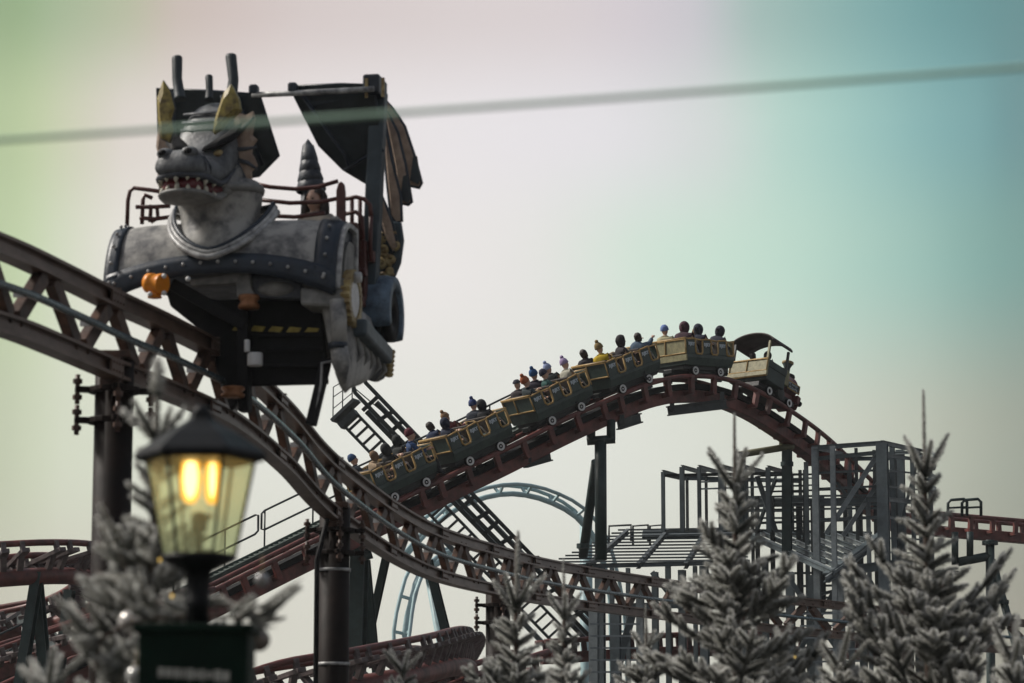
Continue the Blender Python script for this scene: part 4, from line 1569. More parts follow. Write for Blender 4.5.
def make_wagon(label, M4, cream=False):
    t = thing('train_wagon', label, 'train wagon', M4, GRP_W)
    b = MB()
    ring0 = [(-LW / 2, -WW / 2 + .08), (LW / 2, -WW / 2 + .08), (LW / 2, WW / 2 - .08), (-LW / 2, WW / 2 - .08)]
    ring1 = [(-LW / 2 - .02, -WW / 2), (LW / 2 + .02, -WW / 2), (LW / 2 + .02, WW / 2), (-LW / 2 - .02, WW / 2)]
    b.loft([[Vector((x, y, ZB - .06)) for x, y in ring0], [Vector((x, y, ZB + .14)) for x, y in ring1], [Vector((x, y, ZM - .06)) for x, y in ring1]], smooth=False)
    b.build('body', M['wagon'], t, bev=.015)
    b = MB()
    b.box((0, 0, ZB - .11), (LW * .96, WW * .72, .12))
    b.box((0, 0, ZB - .2), (LW * 1.1, .3, .12))
    b.build('underframe', M['wagon_low'], t, bev=.015)
    for s_ in (-1, 1):
        for k in range(3):
            x0 = -LW / 2 + k * MOD
            b = MB()
            b.box((x0 + MOD * .25, s_ * (WW / 2 - .015), (ZM + ZT) / 2 - .03), (MOD * .5, .04, ZT - ZM + .06))
            sp_ = b.build('side_panel', M['wagon'], t, bev=.008)
            b = MB()
            xa, xb = x0 + MOD * .52, x0 + MOD * .98
            y_ = s_ * (WW / 2 + .012)
            b.tube([(xa, y_, ZT), (xa + .01, y_, ZM - .0), (xa + .05, y_, ZM - .06), (xb - .05, y_, ZM - .06), (xb - .01, y_, ZM), (xb, y_, ZT)], .026, 6)
            b.tube([(x0 + .0, y_, ZT), (x0 + MOD * .5, y_, ZT + .02), (xa, y_, ZT)], .024, 6)
            b.tube([(xa, y_, ZT - .0), (xb, y_, ZT - .01)], .022, 6)
            b.build('door_frame', M['yellow'], t)
            if s_ < 0:
                me = WTXT
                o = bpy.data.objects.new('lettering', me)
                COL.objects.link(o)
                o.parent = sp_
                o.location = (x0 + MOD * .26, -WW / 2 - .022, ZT - .13)
                o.rotation_euler = (R(90), 0, 0)
    b = MB()
    for e_ in (-1, 1):
        b = MB()
        b.box((e_ * LW / 2, 0, (ZM + ZT) / 2 - .02), (.05, WW - .02, ZT - ZM + .08))
        ep_ = b.build('end_panel', M['cream' if cream else 'wagon'], t, bev=.008)
        b = MB()
        x_ = e_ * (LW / 2 + .035)
        for y0, y1 in ((-WW / 2 + .02, .10), (.10, WW / 2 - .02)):
            b.tube([(x_, y0, ZM - .06), (x_, y1, ZM - .06), (x_, y1, ZT), (x_, y0, ZT)], .026, 6, closed=True)
        b.tube([(x_, -WW / 2, ZT + .02), (x_, WW / 2, ZT + .02)], .03, 6)
        if cream and e_ < 0:
            c2 = MB()
            c2.box((-LW / 2 - .02, 0, ZB + .13), (.05, WW, .16))
            c2.build('fascia', M['cream'], ep_)
        b.build('end_frame', M['yellow'], ep_)
    b = MB()
    b.box((0, 0, ZB + .1), (LW - .1, WW - .12, .06))
    for k in range(3):
        x0 = -LW / 2 + k * MOD
        b.box((x0 + .09, 0, ZM + .05), (.08, WW - .16, .62))
        b.box((x0 + .24, 0, ZB + .22), (.30, WW - .16, .14))
    b.build('seat', M['seat'], t, bev=.02)
    b = MB()
    for k in range(3):
        x0 = -LW / 2 + k * MOD + MOD * .70
        for y in (-.32, .32):
            b.tube([(x0, y - .2, ZM - .05), (x0 - .08, y - .2, ZT + .06), (x0 - .08, y + .2, ZT + .06), (x0, y + .2, ZM - .05)], .018, 6)
    b.build('lap_bar', M['yellow'], t)
    for k in range(3):
        b = MB()
        x0 = -LW / 2 + k * MOD + MOD * .6
        b.tube([(x0 - .04, -WW / 2 + .05, ZT - .08), (x0 + .06, -WW / 2 + .05, ZM + .16), (x0 + .14, -WW / 2 + .05, ZM - .04)], .02, 5)
        b.build('grab_bar', M['silver'], t)
    for x_ in (-.50, .50):
        for y_ in (-.50, .50):
            b = MB()
            RM = Matrix.Translation(Vector((x_, y_, .125))) @ Matrix.Rotation(R(90) * (1 if y_ < 0 else -1), 4, 'X')
            b.lathe([(0, -.05), (.13, -.05), (.14, -.03), (.13, .03), (.10, .04), (.10, .02), (0, .02)], 16, RM)
            w_ = b.build('wheel', M['black'], t)
            b = MB()
            b.lathe([(.060, .03), (.075, .05), (.108, .05), (.115, .03)], 16, RM)
            b.lathe([(0, .05), (.02, .045), (.025, .03)], 10, RM)
            b.build('hub', M['white'], w_)
    b = MB()
    for s_ in (-1, 1):
        b.box((0, s_ * .40, .13), (1.2, .05, .10))
        b.box((.5, s_ * .44, .0), (.2, .08, .26))
        b.box((-.5, s_ * .44, .0), (.2, .08, .26))
    b.tube([(LW / 2 - .1, 0, .16), (LW / 2 + .42, 0, .16)], .05, 8)
    b.build('bogie', M['wagon_low'], t, bev=.01)
    return t


WTXT = text_mesh('RJRY', .118)
WTXT.materials.append(M['letter'])
WPX = [404, 480, 554, 626, 698]
WLAB = ['last green wagon of the mine train, half hidden by the brown truss track',
        'second green wagon from the tail of the mine train',
        'third green wagon from the tail of the mine train, in the middle of the climb',
        'green wagon second behind the locomotive, just below the crest of the hill',
        'green wagon with cream end panel right behind the locomotive on the crest']
wagons = []
for i, px in enumerate(WPX):
    wm = frame_at(px)
    wagons.append((make_wagon(WLAB[i], wm, cream=(i == 4)), wm))

lm = frame_at(765)
lo = thing('mine_locomotive', 'small dark red steam locomotive with open roofed cab heading the mine train', 'locomotive', lm)
b = MB()
b.box((-.42, 0, .56), (.86, WW * .96, .44))
b.box((-.42, -WW / 2 + .03, .82), (.86, .05, .20))
b.box((-.42, WW / 2 - .03, .82), (.86, .05, .20))
b.build('cab_body', M['teal'], lo, bev=.015)
b = MB()
b.box((-.87, 0, .70), (.05, WW, .46))
b.box((-.90, 0, .50), (.08, WW + .04, .12))
b.build('rear_panel', M['cream'], lo, bev=.008)
b = MB()
for y0, y1 in ((-WW / 2 + .02, .05), (.05, WW / 2 - .02)):
    b.tube([(-.905, y0, .58), (-.905, y1, .58), (-.905, y1, .93), (-.905, y0, .93)], .026, 6, closed=True)
b.tube([(-.9, -WW / 2, .44), (-.9, WW / 2, .44)], .03, 6)
b.build('rear_frame', M['yellow'], lo)
b = MB()
lv = []
for x_ in (-.90, -.6, -.2, .02):
    lv.append([Vector((x_, WW * .58 * math.sin(R(-82 + 164 * k / 16)), 1.40 + .34 * math.cos(R(-82 + 164 * k / 16)))) for k in range(17)])
b.loft(lv, caps=False, closed=False)
b.build('cab_roof', M['brownroof'], lo, solid=.04)
for x_, y_ in ((-.84, -.58), (-.84, .58), (.04, .58), (.04, -.58)):
    b = MB()
    b.bar((x_, y_, .8), (x_, y_, 1.47), .06, .06)
    b.build('cab_post', M['cream' if (x_ < -.5 and y_ < 0) else 'steel_dark'], lo)
b = MB()
RM = Matrix.Translation(Vector((.20, 0, .76))) @ Matrix.Rotation(R(90), 4, 'Y')
b.lathe([(0, 0), (.36, 0), (.36, .30), (.37, .31), (.37, .35), (.36, .36), (.36, .72), (.37, .73), (.37, .77), (.35, .78), (.30, .84), (0, .86)], 24, RM)
b.box((.6, 0, .42), (1.1, .62, .14))
b.build('boiler', M['loco_red'], lo)
b = MB()
b.box((.20, -.42, .78), (.30, .16, .40))
b.sphere((.20, -.42, .98), (.15, .09, .10), 12)
b.build('side_tank', M['cream'], lo, bev=.02)
b = MB()
b.box((.70, -.395, .70), (.56, .04, .22))
pl_ = b.build('name_plate', M['teal'], lo, bev=.006)
b = MB()
b.tube([(.42, -.42, .59), (.98, -.42, .59), (.98, -.42, .81), (.42, -.42, .81)], .02, 6, closed=True)
b.build('plate_frame', M['yellow'], pl_)
b = MB()
random.seed(5)
for rw in range(2):
    x_ = .48
    for k in range(7 - rw):
        w_ = random.uniform(.035, .055)
        z_ = .755 - rw * .10
        b.bar((x_ + rw * .04, -.42, z_ - .03), (x_ + rw * .04 + random.choice((0, .015, -.01)), -.42, z_ + .03), .014, .01)
        b.bar((x_ + rw * .04, -.42, z_ + random.choice((-.03, 0, .03))), (x_ + rw * .04 + w_ * .7, -.42, z_ + random.choice((-.03, 0, .03))), .014, .012)
        x_ += w_ + .018
b.build('lettering', M['letter'], pl_)
b = MB()
b.lathe([(0, 0), (.10, 0), (.085, .08), (.09, .30), (.15, .42), (.155, .45), (.12, .46), (.0, .44)], 18, Matrix.Translation(Vector((.84, 0, 1.08))))
fn = b.build('funnel', M['teal'], lo)
b = MB()
b.lathe([(.14, .40), (.165, .42), (.165, .47), (.13, .47)], 18, Matrix.Translation(Vector((.84, 0, 1.08))))
b.build('funnel_rim', M['gold'], fn)
b = MB()
b.lathe([(0, -.07), (.085, -.07), (.10, .06), (.085, .09), (0, .09)], 14, Matrix.Translation(Vector((1.06, 0, 1.19))) @ Matrix.Rotation(R(90), 4, 'Y'))
b.box((1.02, 0, 1.10), (.06, .06, .12))
b.build('headlamp', M['black'], lo)
b = MB()
b.lathe([(0, 0), (.10, 0), (.12, .05), (.10, .14), (0, .18)], 14, Matrix.Translation(Vector((.48, 0, 1.10))))
b.build('steam_dome', M['cream'], lo)
for x_ in (-.50, .46):
    for y_ in (-.50, .50):
        b = MB()
        RM = Matrix.Translation(Vector((x_, y_, .125))) @ Matrix.Rotation(R(90) * (1 if y_ < 0 else -1), 4, 'X')
        b.lathe([(0, -.05), (.13, -.05), (.14, -.03), (.13, .03), (.10, .04), (.10, .02), (0, .02)], 16, RM)
        w_ = b.build('wheel', M['black'], lo)
        b = MB()
        b.lathe([(.060, .03), (.075, .05), (.108, .05), (.115, .03)], 16, RM)
        b.build('hub', M['white'], w_)
b = MB()
b.box((.0, 0, .24), (1.7, .8, .14))
for s_ in (-1, 1):
    b.box((.25, s_ * .44, .20), (.6, .06, .16))
    b.lathe([(0, -.02), (.17, -.02), (.17, .02), (0, .02)], 16, Matrix.Translation(Vector((.05, s_ * .5, .26))) @ Matrix.Rotation(R(90), 4, 'X'))
b.build('underframe', M['wagon_low'], lo, bev=.01)
b = MB()
b.slab([Vector((.85, -.5, .45)), Vector((1.0, -.5, .42)), Vector((1.12, -.3, .18)), Vector((1.12, .3, .18)), Vector((1.0, .5, .42)), Vector((.85, .5, .45))], (0, 0, .06))
b.box((.90, 0, .38), (.10, 1.0, .22))
b.build('buffer_beam', M['loco_red'], lo, bev=.01)
b = MB()
for y_ in (-.38, .38):
    b.tube([(.94, y_, .36), (1.10, y_, .36), (1.10, y_, .36), (1.14, y_, .36)], [.035, .035, .08, .08], 10)
b.build('buffer', M['black'], lo)

# ------------------------------------------------------------------ riders
def skin_mesh(verts, edges, radii, sub=2):
    me = bpy.data.meshes.new('figure')
    me.from_pydata(verts, edges, [])
    o = bpy.data.objects.new('figure', me)
    COL.objects.link(o)
    o.modifiers.new('skin', 'SKIN').use_smooth_shade = True
    for v_, r_ in zip(me.skin_vertices[0].data, radii):
        v_.radius = (r_ if isinstance(r_, tuple) else (r_, r_))
    me.skin_vertices[0].data[0].use_root = True
    s_ = o.modifiers.new('sub', 'SUBSURF')
    s_.levels = s_.render_levels = sub
    out = bpy.data.meshes.new_from_object(o.evaluated_get(bpy.context.evaluated_depsgraph_get()))
    bpy.data.objects.remove(o)
    bpy.data.meshes.remove(me)
    return out


def mesh_to_mb(me):
    b = MB()
    b.add([v.co.copy() for v in me.vertices], [tuple(p_.vertices) for p_ in me.polygons], True)
    return b


HC = Vector((.03, 0, .705))


def head_into(b):
    """Head with brow, eye hollows, nose, lips, chin and ears, facing +x."""
    vs, fs = [], []
    n_, h_ = 28, 20
    for i in range(h_ + 1):
        th = math.pi * i / h_
        for k in range(n_):
            ph = 2 * math.pi * k / n_
            x, y, z = math.sin(th) * math.cos(ph), math.sin(th) * math.sin(ph), math.cos(th)
            v = Vector((x * .095, y * .076, z * .118))
            if z < 0:
                v.x *= 1 - .10 * (-z) * (x < 0)
                v.y *= 1 - .28 * (-z) ** 1.5
            f = max(0, x)
            g = lambda y0, z0, sy, sz: math.exp(-((y - y0) / sy) ** 2 - ((z - z0) / sz) ** 2) * f
            v.x += .024 * g(0, -.17, .13, .16) + .008 * g(0, -.50, .25, .08) + .010 * g(0, -.78, .3, .15) + .006 * g(0, .2, .5, .08)
            v.x -= .012 * g(.36, .04, .2, .12) + .012 * g(-.36, .04, .2, .12) + .005 * g(0, -.60, .25, .04)
            vs.append(HC + v)
    for i in range(h_):
        fs += [(i * n_ + k, (i + 1) * n_ + k, (i + 1) * n_ + (k + 1) % n_, i * n_ + (k + 1) % n_) for k in range(n_)]
    b.add(vs, fs, True)
    for s_ in (-1, 1):
        b.sphere(HC + Vector((-.01, .076 * s_, -.01)), (.018, .008, .028), 8)


def hand_into(b, wrist, d, side):
    d = d.normalized()
    sd = d.cross(Z).normalized() * side
    up_ = sd.cross(d) * side
    b.tube([wrist, wrist + d * .045, wrist + d * .085], [.026, .036, .034], 8)
    for k in range(4):
        o_ = wrist + d * .085 + sd * (.024 * (k - 1.5))
        ln = (.062, .072, .068, .052)[k]
        b.tube([o_, o_ + d * ln * .45 - up_ * .004, o_ + d * ln * .75 - up_ * .018, o_ + d * ln * .8 - up_ * .034], [.0105, .0095, .009, .007], 6)
    o_ = wrist + d * .03 - sd * .03
    b.tube([o_, o_ + d * .03 - sd * .022 - up_ * .01, o_ + d * .055 - sd * .02 - up_ * .022], [.013, .011, .008], 6)


POSES = {
    'rest': (((.08, .235, .30), (.30, .20, .33)), ((.08, -.235, .30), (.30, -.20, .33))),
    'huddle': (((.12, .20, .27), (.30, .08, .36)), ((.12, -.20, .27), (.30, -.08, .36))),
    'point': (((.22, .22, .50), (.46, .20, .60)), ((.25, -.20, .50), (.50, -.16, .63))),
    'lap': (((.05, .24, .28), (.24, .10, .16)), ((.05, -.24, .28), (.24, -.10, .16))),
}
FIG = {}
for pn, (la, ra) in POSES.items():
    tor = [(0, 0, .10), (-.02, 0, .26), (-.02, 0, .42), (0, 0, .545), (.01, 0, .60), (.02, 0, .66)]
    tr_r = [(.15, .12), (.135, .11), (.155, .115), (.075, .07), (.052, .052), (.06, .06)]
    V, Ed, Rd = list(tor), [(0, 1), (1, 2), (2, 3), (3, 4), (4, 5)], list(tr_r)
    for s_, (el_, wr_) in ((1, la), (-1, ra)):
        i = len(V)
        V += [(-.01, .17 * s_, .49), el_, wr_]
        Rd += [.066, .046, .031]
        Ed += [(2, i), (i, i + 1), (i + 1, i + 2)]
    for s_ in (-1, 1):
        i = len(V)
        V += [(.03, .09 * s_, .07), (.42, .11 * s_, .12), (.48, .11 * s_, -.26), (.56, .11 * s_, -.31)]
        Rd += [.085, .062, .042, .035]
        Ed += [(0, i), (i, i + 1), (i + 1, i + 2), (i + 2, i + 3)]
    b = mesh_to_mb(skin_mesh(V, Ed, Rd, 1))
    head_into(b)
    for s_, (el_, wr_) in ((1, la), (-1, ra)):
        hand_into(b, Vector(wr_), Vector(wr_) - Vector(el_), s_)
    # jacket: torso and sleeves, a little larger
    V2, E2, R2 = list(tor[:4]) + [(.005, 0, .60)], [(0, 1), (1, 2), (2, 3), (3, 4)], [(.18, .15), (.17, .14), (.19, .15), (.125, .115), (.085, .08)]
    for s_, (el_, wr_) in ((1, la), (-1, ra)):
        i = len(V2)
        e_, w_ = Vector(el_), Vector(wr_)
        V2 += [(-.01, .175 * s_, .485), el_, tuple(w_ - (w_ - e_) * .06)]
        R2 += [.10, .076, .055]
        E2 += [(2, i), (i, i + 1), (i + 1, i + 2)]
    j = mesh_to_mb(skin_mesh(V2, E2, R2, 1))
    FIG[pn] = (b, j)

FIGM = {}


def head_wear(kind):
    b = MB()
    if kind == 'hair':
        b.lathe([(0, .135), (.06, .125), (.10, .07), (.104, .0), (.098, -.06), (.085, -.11)], 20, Matrix.Translation(HC + Vector((-.016, 0, .0))) @ Matrix.Rotation(R(-22), 4, 'Y'), arc=2 * math.pi)
    elif kind == 'long_hair':
        b.lathe([(0, .14), (.06, .13), (.105, .07), (.112, .0)], 20, Matrix.Translation(HC + Vector((-.024, 0, .01))) @ Matrix.Rotation(R(-34), 4, 'Y'))
        for s_ in (-1, 1):
            b.tube([HC + Vector((-.02, .095 * s_, .06)), HC + Vector((-.02, .115 * s_, -.05)), HC + Vector((-.01, .12 * s_, -.18)), HC + Vector((0, .09 * s_, -.28))], [.03, .045, .05, .02], 8)
        b.tube([HC + Vector((-.07, 0, .06)), HC + Vector((-.09, 0, -.08)), HC + Vector((-.09, 0, -.26))], [.08, .085, .05], 10)
    elif kind in ('beanie', 'bobble'):
        b.lathe([(0, .155), (.05, .148), (.095, .10), (.112, .045), (.114, .03), (.116, .0), (.108, -.01)], 20, Matrix.Translation(HC + Vector((-.012, 0, .03))) @ Matrix.Rotation(R(-12), 4, 'Y'))
        if kind == 'bobble':
            b.sphere(HC + Vector((-.04, 0, .205)), .05, 10)
    elif kind == 'cap':
        b.lathe([(0, .14), (.06, .13), (.105, .07), (.108, .03)], 20, Matrix.Translation(HC + Vector((-.012, 0, .02))))
        b.slab([HC + Vector(v) for v in ((.08, -.07, .05), (.17, -.05, .04), (.19, 0, .04), (.17, .05, .04), (.08, .07, .05))], (0, 0, .012))
    elif kind == 'hood':
        lv = []
        for k in range(9):
            f = k / 8
            x_ = .075 - .21 * f
            r_ = (.118, .130, .136, .138, .136, .128, .11, .08, .03)[k]
            lv.append([HC + Vector((x_ - .02, r_ * .92 * math.cos(2 * math.pi * q_ / 20), .015 + r_ * 1.08 * math.sin(2 * math.pi * q_ / 20) * (1.25 if math.sin(2 * math.pi * q_ / 20) < 0 else 1))) for q_ in range(20)])
        b.loft([[HC + (v_ - HC) * .8 for v_ in lv[0]]] + lv, caps=False)
        b.s_end = True
    return b


def person(label, M4, pose, wear, jc, hc_, tc_=(40, 42, 48), group='riders of the mine train', s_=1.0, stripe=None):
    t = thing('person', label, 'person', M4 @ Matrix.Scale(s_, 4), group)
    if pose not in FIGM:
        FIGM[pose] = FIG[pose]
    bb, jj = FIG[pose]
    b = MB()
    b.v, b.f, b.sm, b.mi = list(bb.v), list(bb.f), list(bb.sm), list(bb.mi)
    # trousers are painted on the body mesh by material: everything below the waist
    o = b.build('body', [M['skin'], cloth(*tc_)], t)
    for p_ in o.data.polygons:
        if p_.center.z < .22 and abs(p_.center.y) < .3 and not (p_.center.x > .22 and p_.center.z > .15):
            p_.material_index = 1
    j = MB()
    j.v, j.f, j.sm, j.mi = list(jj.v), list(jj.f), list(jj.sm), list(jj.mi)
    mats_ = [cloth(*jc)] + [cloth(*c_) for c_ in (stripe or [])]
    jo = j.build('jacket', mats_, t)
    if stripe:
        for p_ in jo.data.polygons:
            z_ = p_.center.z
            p_.material_index = 0 if z_ > .42 else 1 if z_ > .31 else 2
    nm = {'hair': 'hair', 'long_hair': 'hair', 'hood': 'hood', 'cap': 'cap'}.get(wear, 'hat')
    head_wear(wear).build(nm, M['hair'] if hc_ is None else cloth(*hc_), t)
    for q in (-1, 1):
        b = MB()
        b.sphere(HC + Vector((.083, .030 * q, .004)), (.008, .012, .007), 8)
        b.build('eye', M['black'], t)
    return t


def seat_m(wm, px, side, row, yaw=0):
    """Seat of a wagon, set back or forward so that the rider's head falls where the photo has it."""
    y_ = -.30 if side == 'n' else .30
    x_ = -LW / 2 + row * MOD + .24
    return wm @ Matrix.Translation(Vector((x_, y_, ZB + .23))) @ Matrix.Rotation(R(yaw), 4, 'Z')


RID = [  # wagon, row, side, pose, wear, jacket, hat, label
    (0, 0, 'n', 'rest', 'hair', (150, 130, 105), (120, 95, 70), 'rider with sandy hair in the last wagon, beside the brown truss'),
    (0, 0, 'f', 'rest', 'beanie', (40, 50, 60), (45, 75, 115), 'rider in a small blue hat in the last wagon'),
    (0, 1, 'n', 'huddle', 'hood', (28, 32, 34), (28, 32, 34), 'rider huddled under a black hood in the middle row of the last wagon'),
    (0, 2, 'f', 'huddle', 'hood', (30, 36, 36), (30, 36, 36), 'rider with big black hood next to the blue jacket in the last wagon'),
    (0, 2, 'n', 'rest', 'beanie', (38, 66, 108), (92, 30, 44), 'rider in blue jacket and dark red beanie at the front of the last wagon'),
    (1, 0, 'f', 'rest', 'hair', (40, 54, 84), None, 'rider with short dark hair and navy jacket in second wagon from the tail'),
    (1, 0, 'n', 'huddle', 'hood', (36, 44, 66), (30, 38, 60), 'rider in navy hood and pale trousers, second wagon from the tail'),
    (1, 1, 'f', 'rest', 'bobble', (110, 50, 52), (150, 116, 84), 'rider in dark red jacket and tan bobble hat'),
    (1, 2, 'f', 'rest', 'bobble', (40, 48, 62), (42, 62, 112), 'rider in blue bobble hat beside a tall black hood'),
    (1, 2, 'n', 'huddle', 'hood', (24, 26, 32), (24, 26, 32), 'rider in a tall black hood at the front of the second wagon from the tail'),
    (2, 0, 'f', 'rest', 'cap', (52, 44, 48), (48, 48, 62), 'rider with dark cap turned to the side, rear of the third wagon from the tail'),
    (2, 0, 'n', 'rest', 'bobble', (44, 56, 60), (170, 92, 50), 'rider wrapped in an orange hat and scarf'),
    (2, 1, 'f', 'huddle', 'bobble', (46, 40, 56), (36, 84, 134), 'rider with large bright blue woollen hat'),
    (2, 1, 'n', 'lap', 'beanie', (40, 84, 80), (36, 36, 58), 'rider in green, red and white striped jacket'),
    (2, 2, 'f', 'rest', 'bobble', (34, 44, 44), (150, 164, 200), 'rider in black jacket and pale blue pointed hat'),
    (2, 2, 'n', 'huddle', 'bobble', (176, 174, 158), (168, 148, 186), 'rider in cream coat and lilac hat'),
    (3, 0, 'n', 'rest', 'bobble', (188, 160, 24), (140, 118, 72), 'rider in bright yellow jacket'),
    (3, 0, 'f', 'lap', 'hair', (40, 40, 50), None, 'dark haired rider raising a pink hand, beside the yellow jacket'),
    (3, 1, 'n', 'huddle', 'hood', (40, 36, 42), (40, 34, 40), 'rider in big black hood behind the pointing rider'),
    (3, 2, 'n', 'point', 'hair', (70, 92, 112), None, 'rider in grey blue jacket pointing forward with outstretched arms'),
    (4, 0, 'f', 'huddle', 'beanie', (178, 174, 140), (112, 136, 190), 'rider in cream coat and light blue hat, rear of the crest wagon'),
    (4, 0, 'n', 'rest', 'hood', (62, 38, 50), (70, 30, 46), 'rider in wine red hood behind the cream end panel'),
    (4, 1, 'n', 'rest', 'hood', (36, 42, 62), (34, 40, 58), 'rider in dark blue hood in the middle of the wagon on the crest'),
    (4, 2, 'f', 'rest', 'beanie', (130, 104, 40), (132, 100, 60), 'rider in mustard jacket and tan hat on the crest'),
    (4, 2, 'n', 'rest', 'hood', (32, 36, 54), (32, 34, 50), 'rider in dark jacket at the front of the wagon on the crest'),
]
for w_, row_, side, pose, wear, jc, hc2, lab in RID:
    wm = wagons[w_][1]
    lean = Matrix.Rotation(R(random.uniform(-9, 9)), 4, 'X') @ Matrix.Rotation(R(random.uniform(-7, 12)), 4, 'Y')
    person(lab, seat_m(wm, 0, side, row_, yaw=random.uniform(-28, 28)) @ lean, pose, wear, jc, hc2, s_=random.uniform(.96, 1.1), stripe=[(196, 62, 50), (190, 184, 170)] if 'striped' in lab else None, tc_=(150, 140, 120) if 'pale trousers' in lab else (40, 42, 48))
person('rider in a dark jacket with green collar in the locomotive cab', lm @ Matrix.Translation(Vector((-.50, .22, .62))), 'rest', 'hair', (34, 44, 40), None, s_=.86)
person('rider in plain dark hood in the locomotive cab', lm @ Matrix.Translation(Vector((-.45, -.25, .60))), 'huddle', 'hood', (32, 34, 38), (32, 34, 38), s_=.86)
pd = cl(316, 201, 1.3)
person('dark haired person in a pale hooded jacket sitting in the dragon car', DM @ Matrix.Translation(pd + Vector((0, 0, -.705))) @ Matrix.Rotation(R(-108), 4, 'Z'), 'lap', 'long_hair', (176, 170, 158), None, group=None)

# ------------------------------------------------------------------ street lamp
LD = 10.5
lp = at(200, 480, LD)
lamp = thing('street_lamp', 'black iron lantern with glowing orange bulb on a dark green sign box', 'street lamp', Vector((lp.x, lp.y, 0)))


def lz(py):
    return at(200, py, LD).z


def hexr(r, z, ph=0, n=6):
    return [Vector((r * math.cos(2 * math.pi * k / n + ph), r * math.sin(2 * math.pi * k / n + ph), z)) for k in range(n)]


kk = LD / FPX
b = MB()
b.loft([hexr(r * kk, lz(y)) for r, y in ((62, 462), (68, 458), (66, 453), (42, 436), (19, 423), (13, 419), (11, 411))], smooth=False)
b.build('roof', M['lampblack'], lamp, bev=.004)
b = MB()
b.lathe([(0, lz(417)), (9 * kk, lz(416)), (10 * kk, lz(412)), (8 * kk, lz(409)), (5 * kk, lz(406)), (0, lz(404))], 16)
b.build('finial', M['lampblack'], lamp)
top_, bot_ = hexr(55 * kk, lz(459)), hexr(36 * kk, lz(556))
b = MB()
for k in range(6):
    b.tube([top_[k], bot_[k]], .007, 6)
    b.tube([bot_[k], bot_[(k + 1) % 6]], .007, 6)
    b.tube([top_[k], top_[(k + 1) % 6]], .007, 6)
b.build('frame', M['lampblack'], lamp)
for k in range(6):
    q = (k + 1) % 6
    b = MB()
    f = .985
    b.slab([top_[k] * f + Vector((0, 0, top_[k].z * (1 - f))), top_[q] * f + Vector((0, 0, top_[q].z * (1 - f))), bot_[q] * f + Vector((0, 0, bot_[q].z * (1 - f))), bot_[k] * f + Vector((0, 0, bot_[k].z * (1 - f)))], (0, 0, 0.0))
    b.f = b.f[:1]
    b.sm, b.mi = b.sm[:1], b.mi[:1]
    b.v = b.v[:4]
    b.build('glass_pane', M['lampglass'], lamp)
for dx, rr, dy in ((-9.5, 1.28, 0), (11.5, 1.0, .03)):
    b = MB()
    zc = lz(478)
    b.lathe([(0, -.095), (.012 * rr, -.094), (.026 * rr, -.07), (.031 * rr, 0), (.026 * rr, .07), (.012 * rr, .094), (0, .095)], 16, Matrix.Translation(Vector((dx * kk, dy, zc))))
    bu = b.build('bulb', M['bulb'], lamp)
    b = MB()
    b.sphere(Vector((dx * kk, dy, zc)), (.026, .026, .078) if dx < 0 else (.012, .012, .07), 14)
    b.build('filament', M['filament'], bu)
b = MB()
b.tube([Vector((0, 0, lz(512))), Vector((0, 0, lz(556)))], .016, 10)
b.lathe([(0, lz(512)), (.03, lz(514)), (.03, lz(530)), (.018, lz(533)), (0, lz(533))], 12)
b.build('bulb_holder', M['lampblack'], lamp)
b = MB()
b.lathe([(0, lz(556)), (38 * kk, lz(556)), (38 * kk, lz(560)), (26 * kk, lz(566)), (14 * kk, lz(572)), (13 * kk, lz(582)), (12 * kk, lz(600)), (14 * kk, lz(603)), (11 * kk, lz(608)), (13 * kk, lz(636)), (0, lz(636))], 20)
b.build('stem', M['lampblack'], lamp)
b = MB()
b.box((0, .02, (lz(632) + lz(760)) / 2), (108 * kk, .30, lz(632) - lz(760)))
b.box((0, .02, lz(630)), (118 * kk, .36, .03))
b.box((0, .02, lz(764)), (118 * kk, .36, .03))
sb_ = b.build('sign_box', M['boxgreen'], lamp, bev=.006)
b = MB()
random.seed(11)
x_ = -34 * kk
while x_ < 34 * kk:
    w_ = random.uniform(.016, .03)
    z0 = lz(676) + (x_ / (34 * kk)) * -.008
    h_ = random.uniform(.025, .042)
    b.box((x_ + w_ / 2, -.134, z0), (w_ * .9, .006, h_))
    x_ += w_ + .003
b.build('lettering', M['boxletter'], sb_)
b = MB()
b.tube([(0, 0, 0), (0, 0, .3), (0, 0, .32), (0, 0, lz(764))], [.12, .12, .055, .05], 14)
b.build('post', M['lampblack'], lamp)

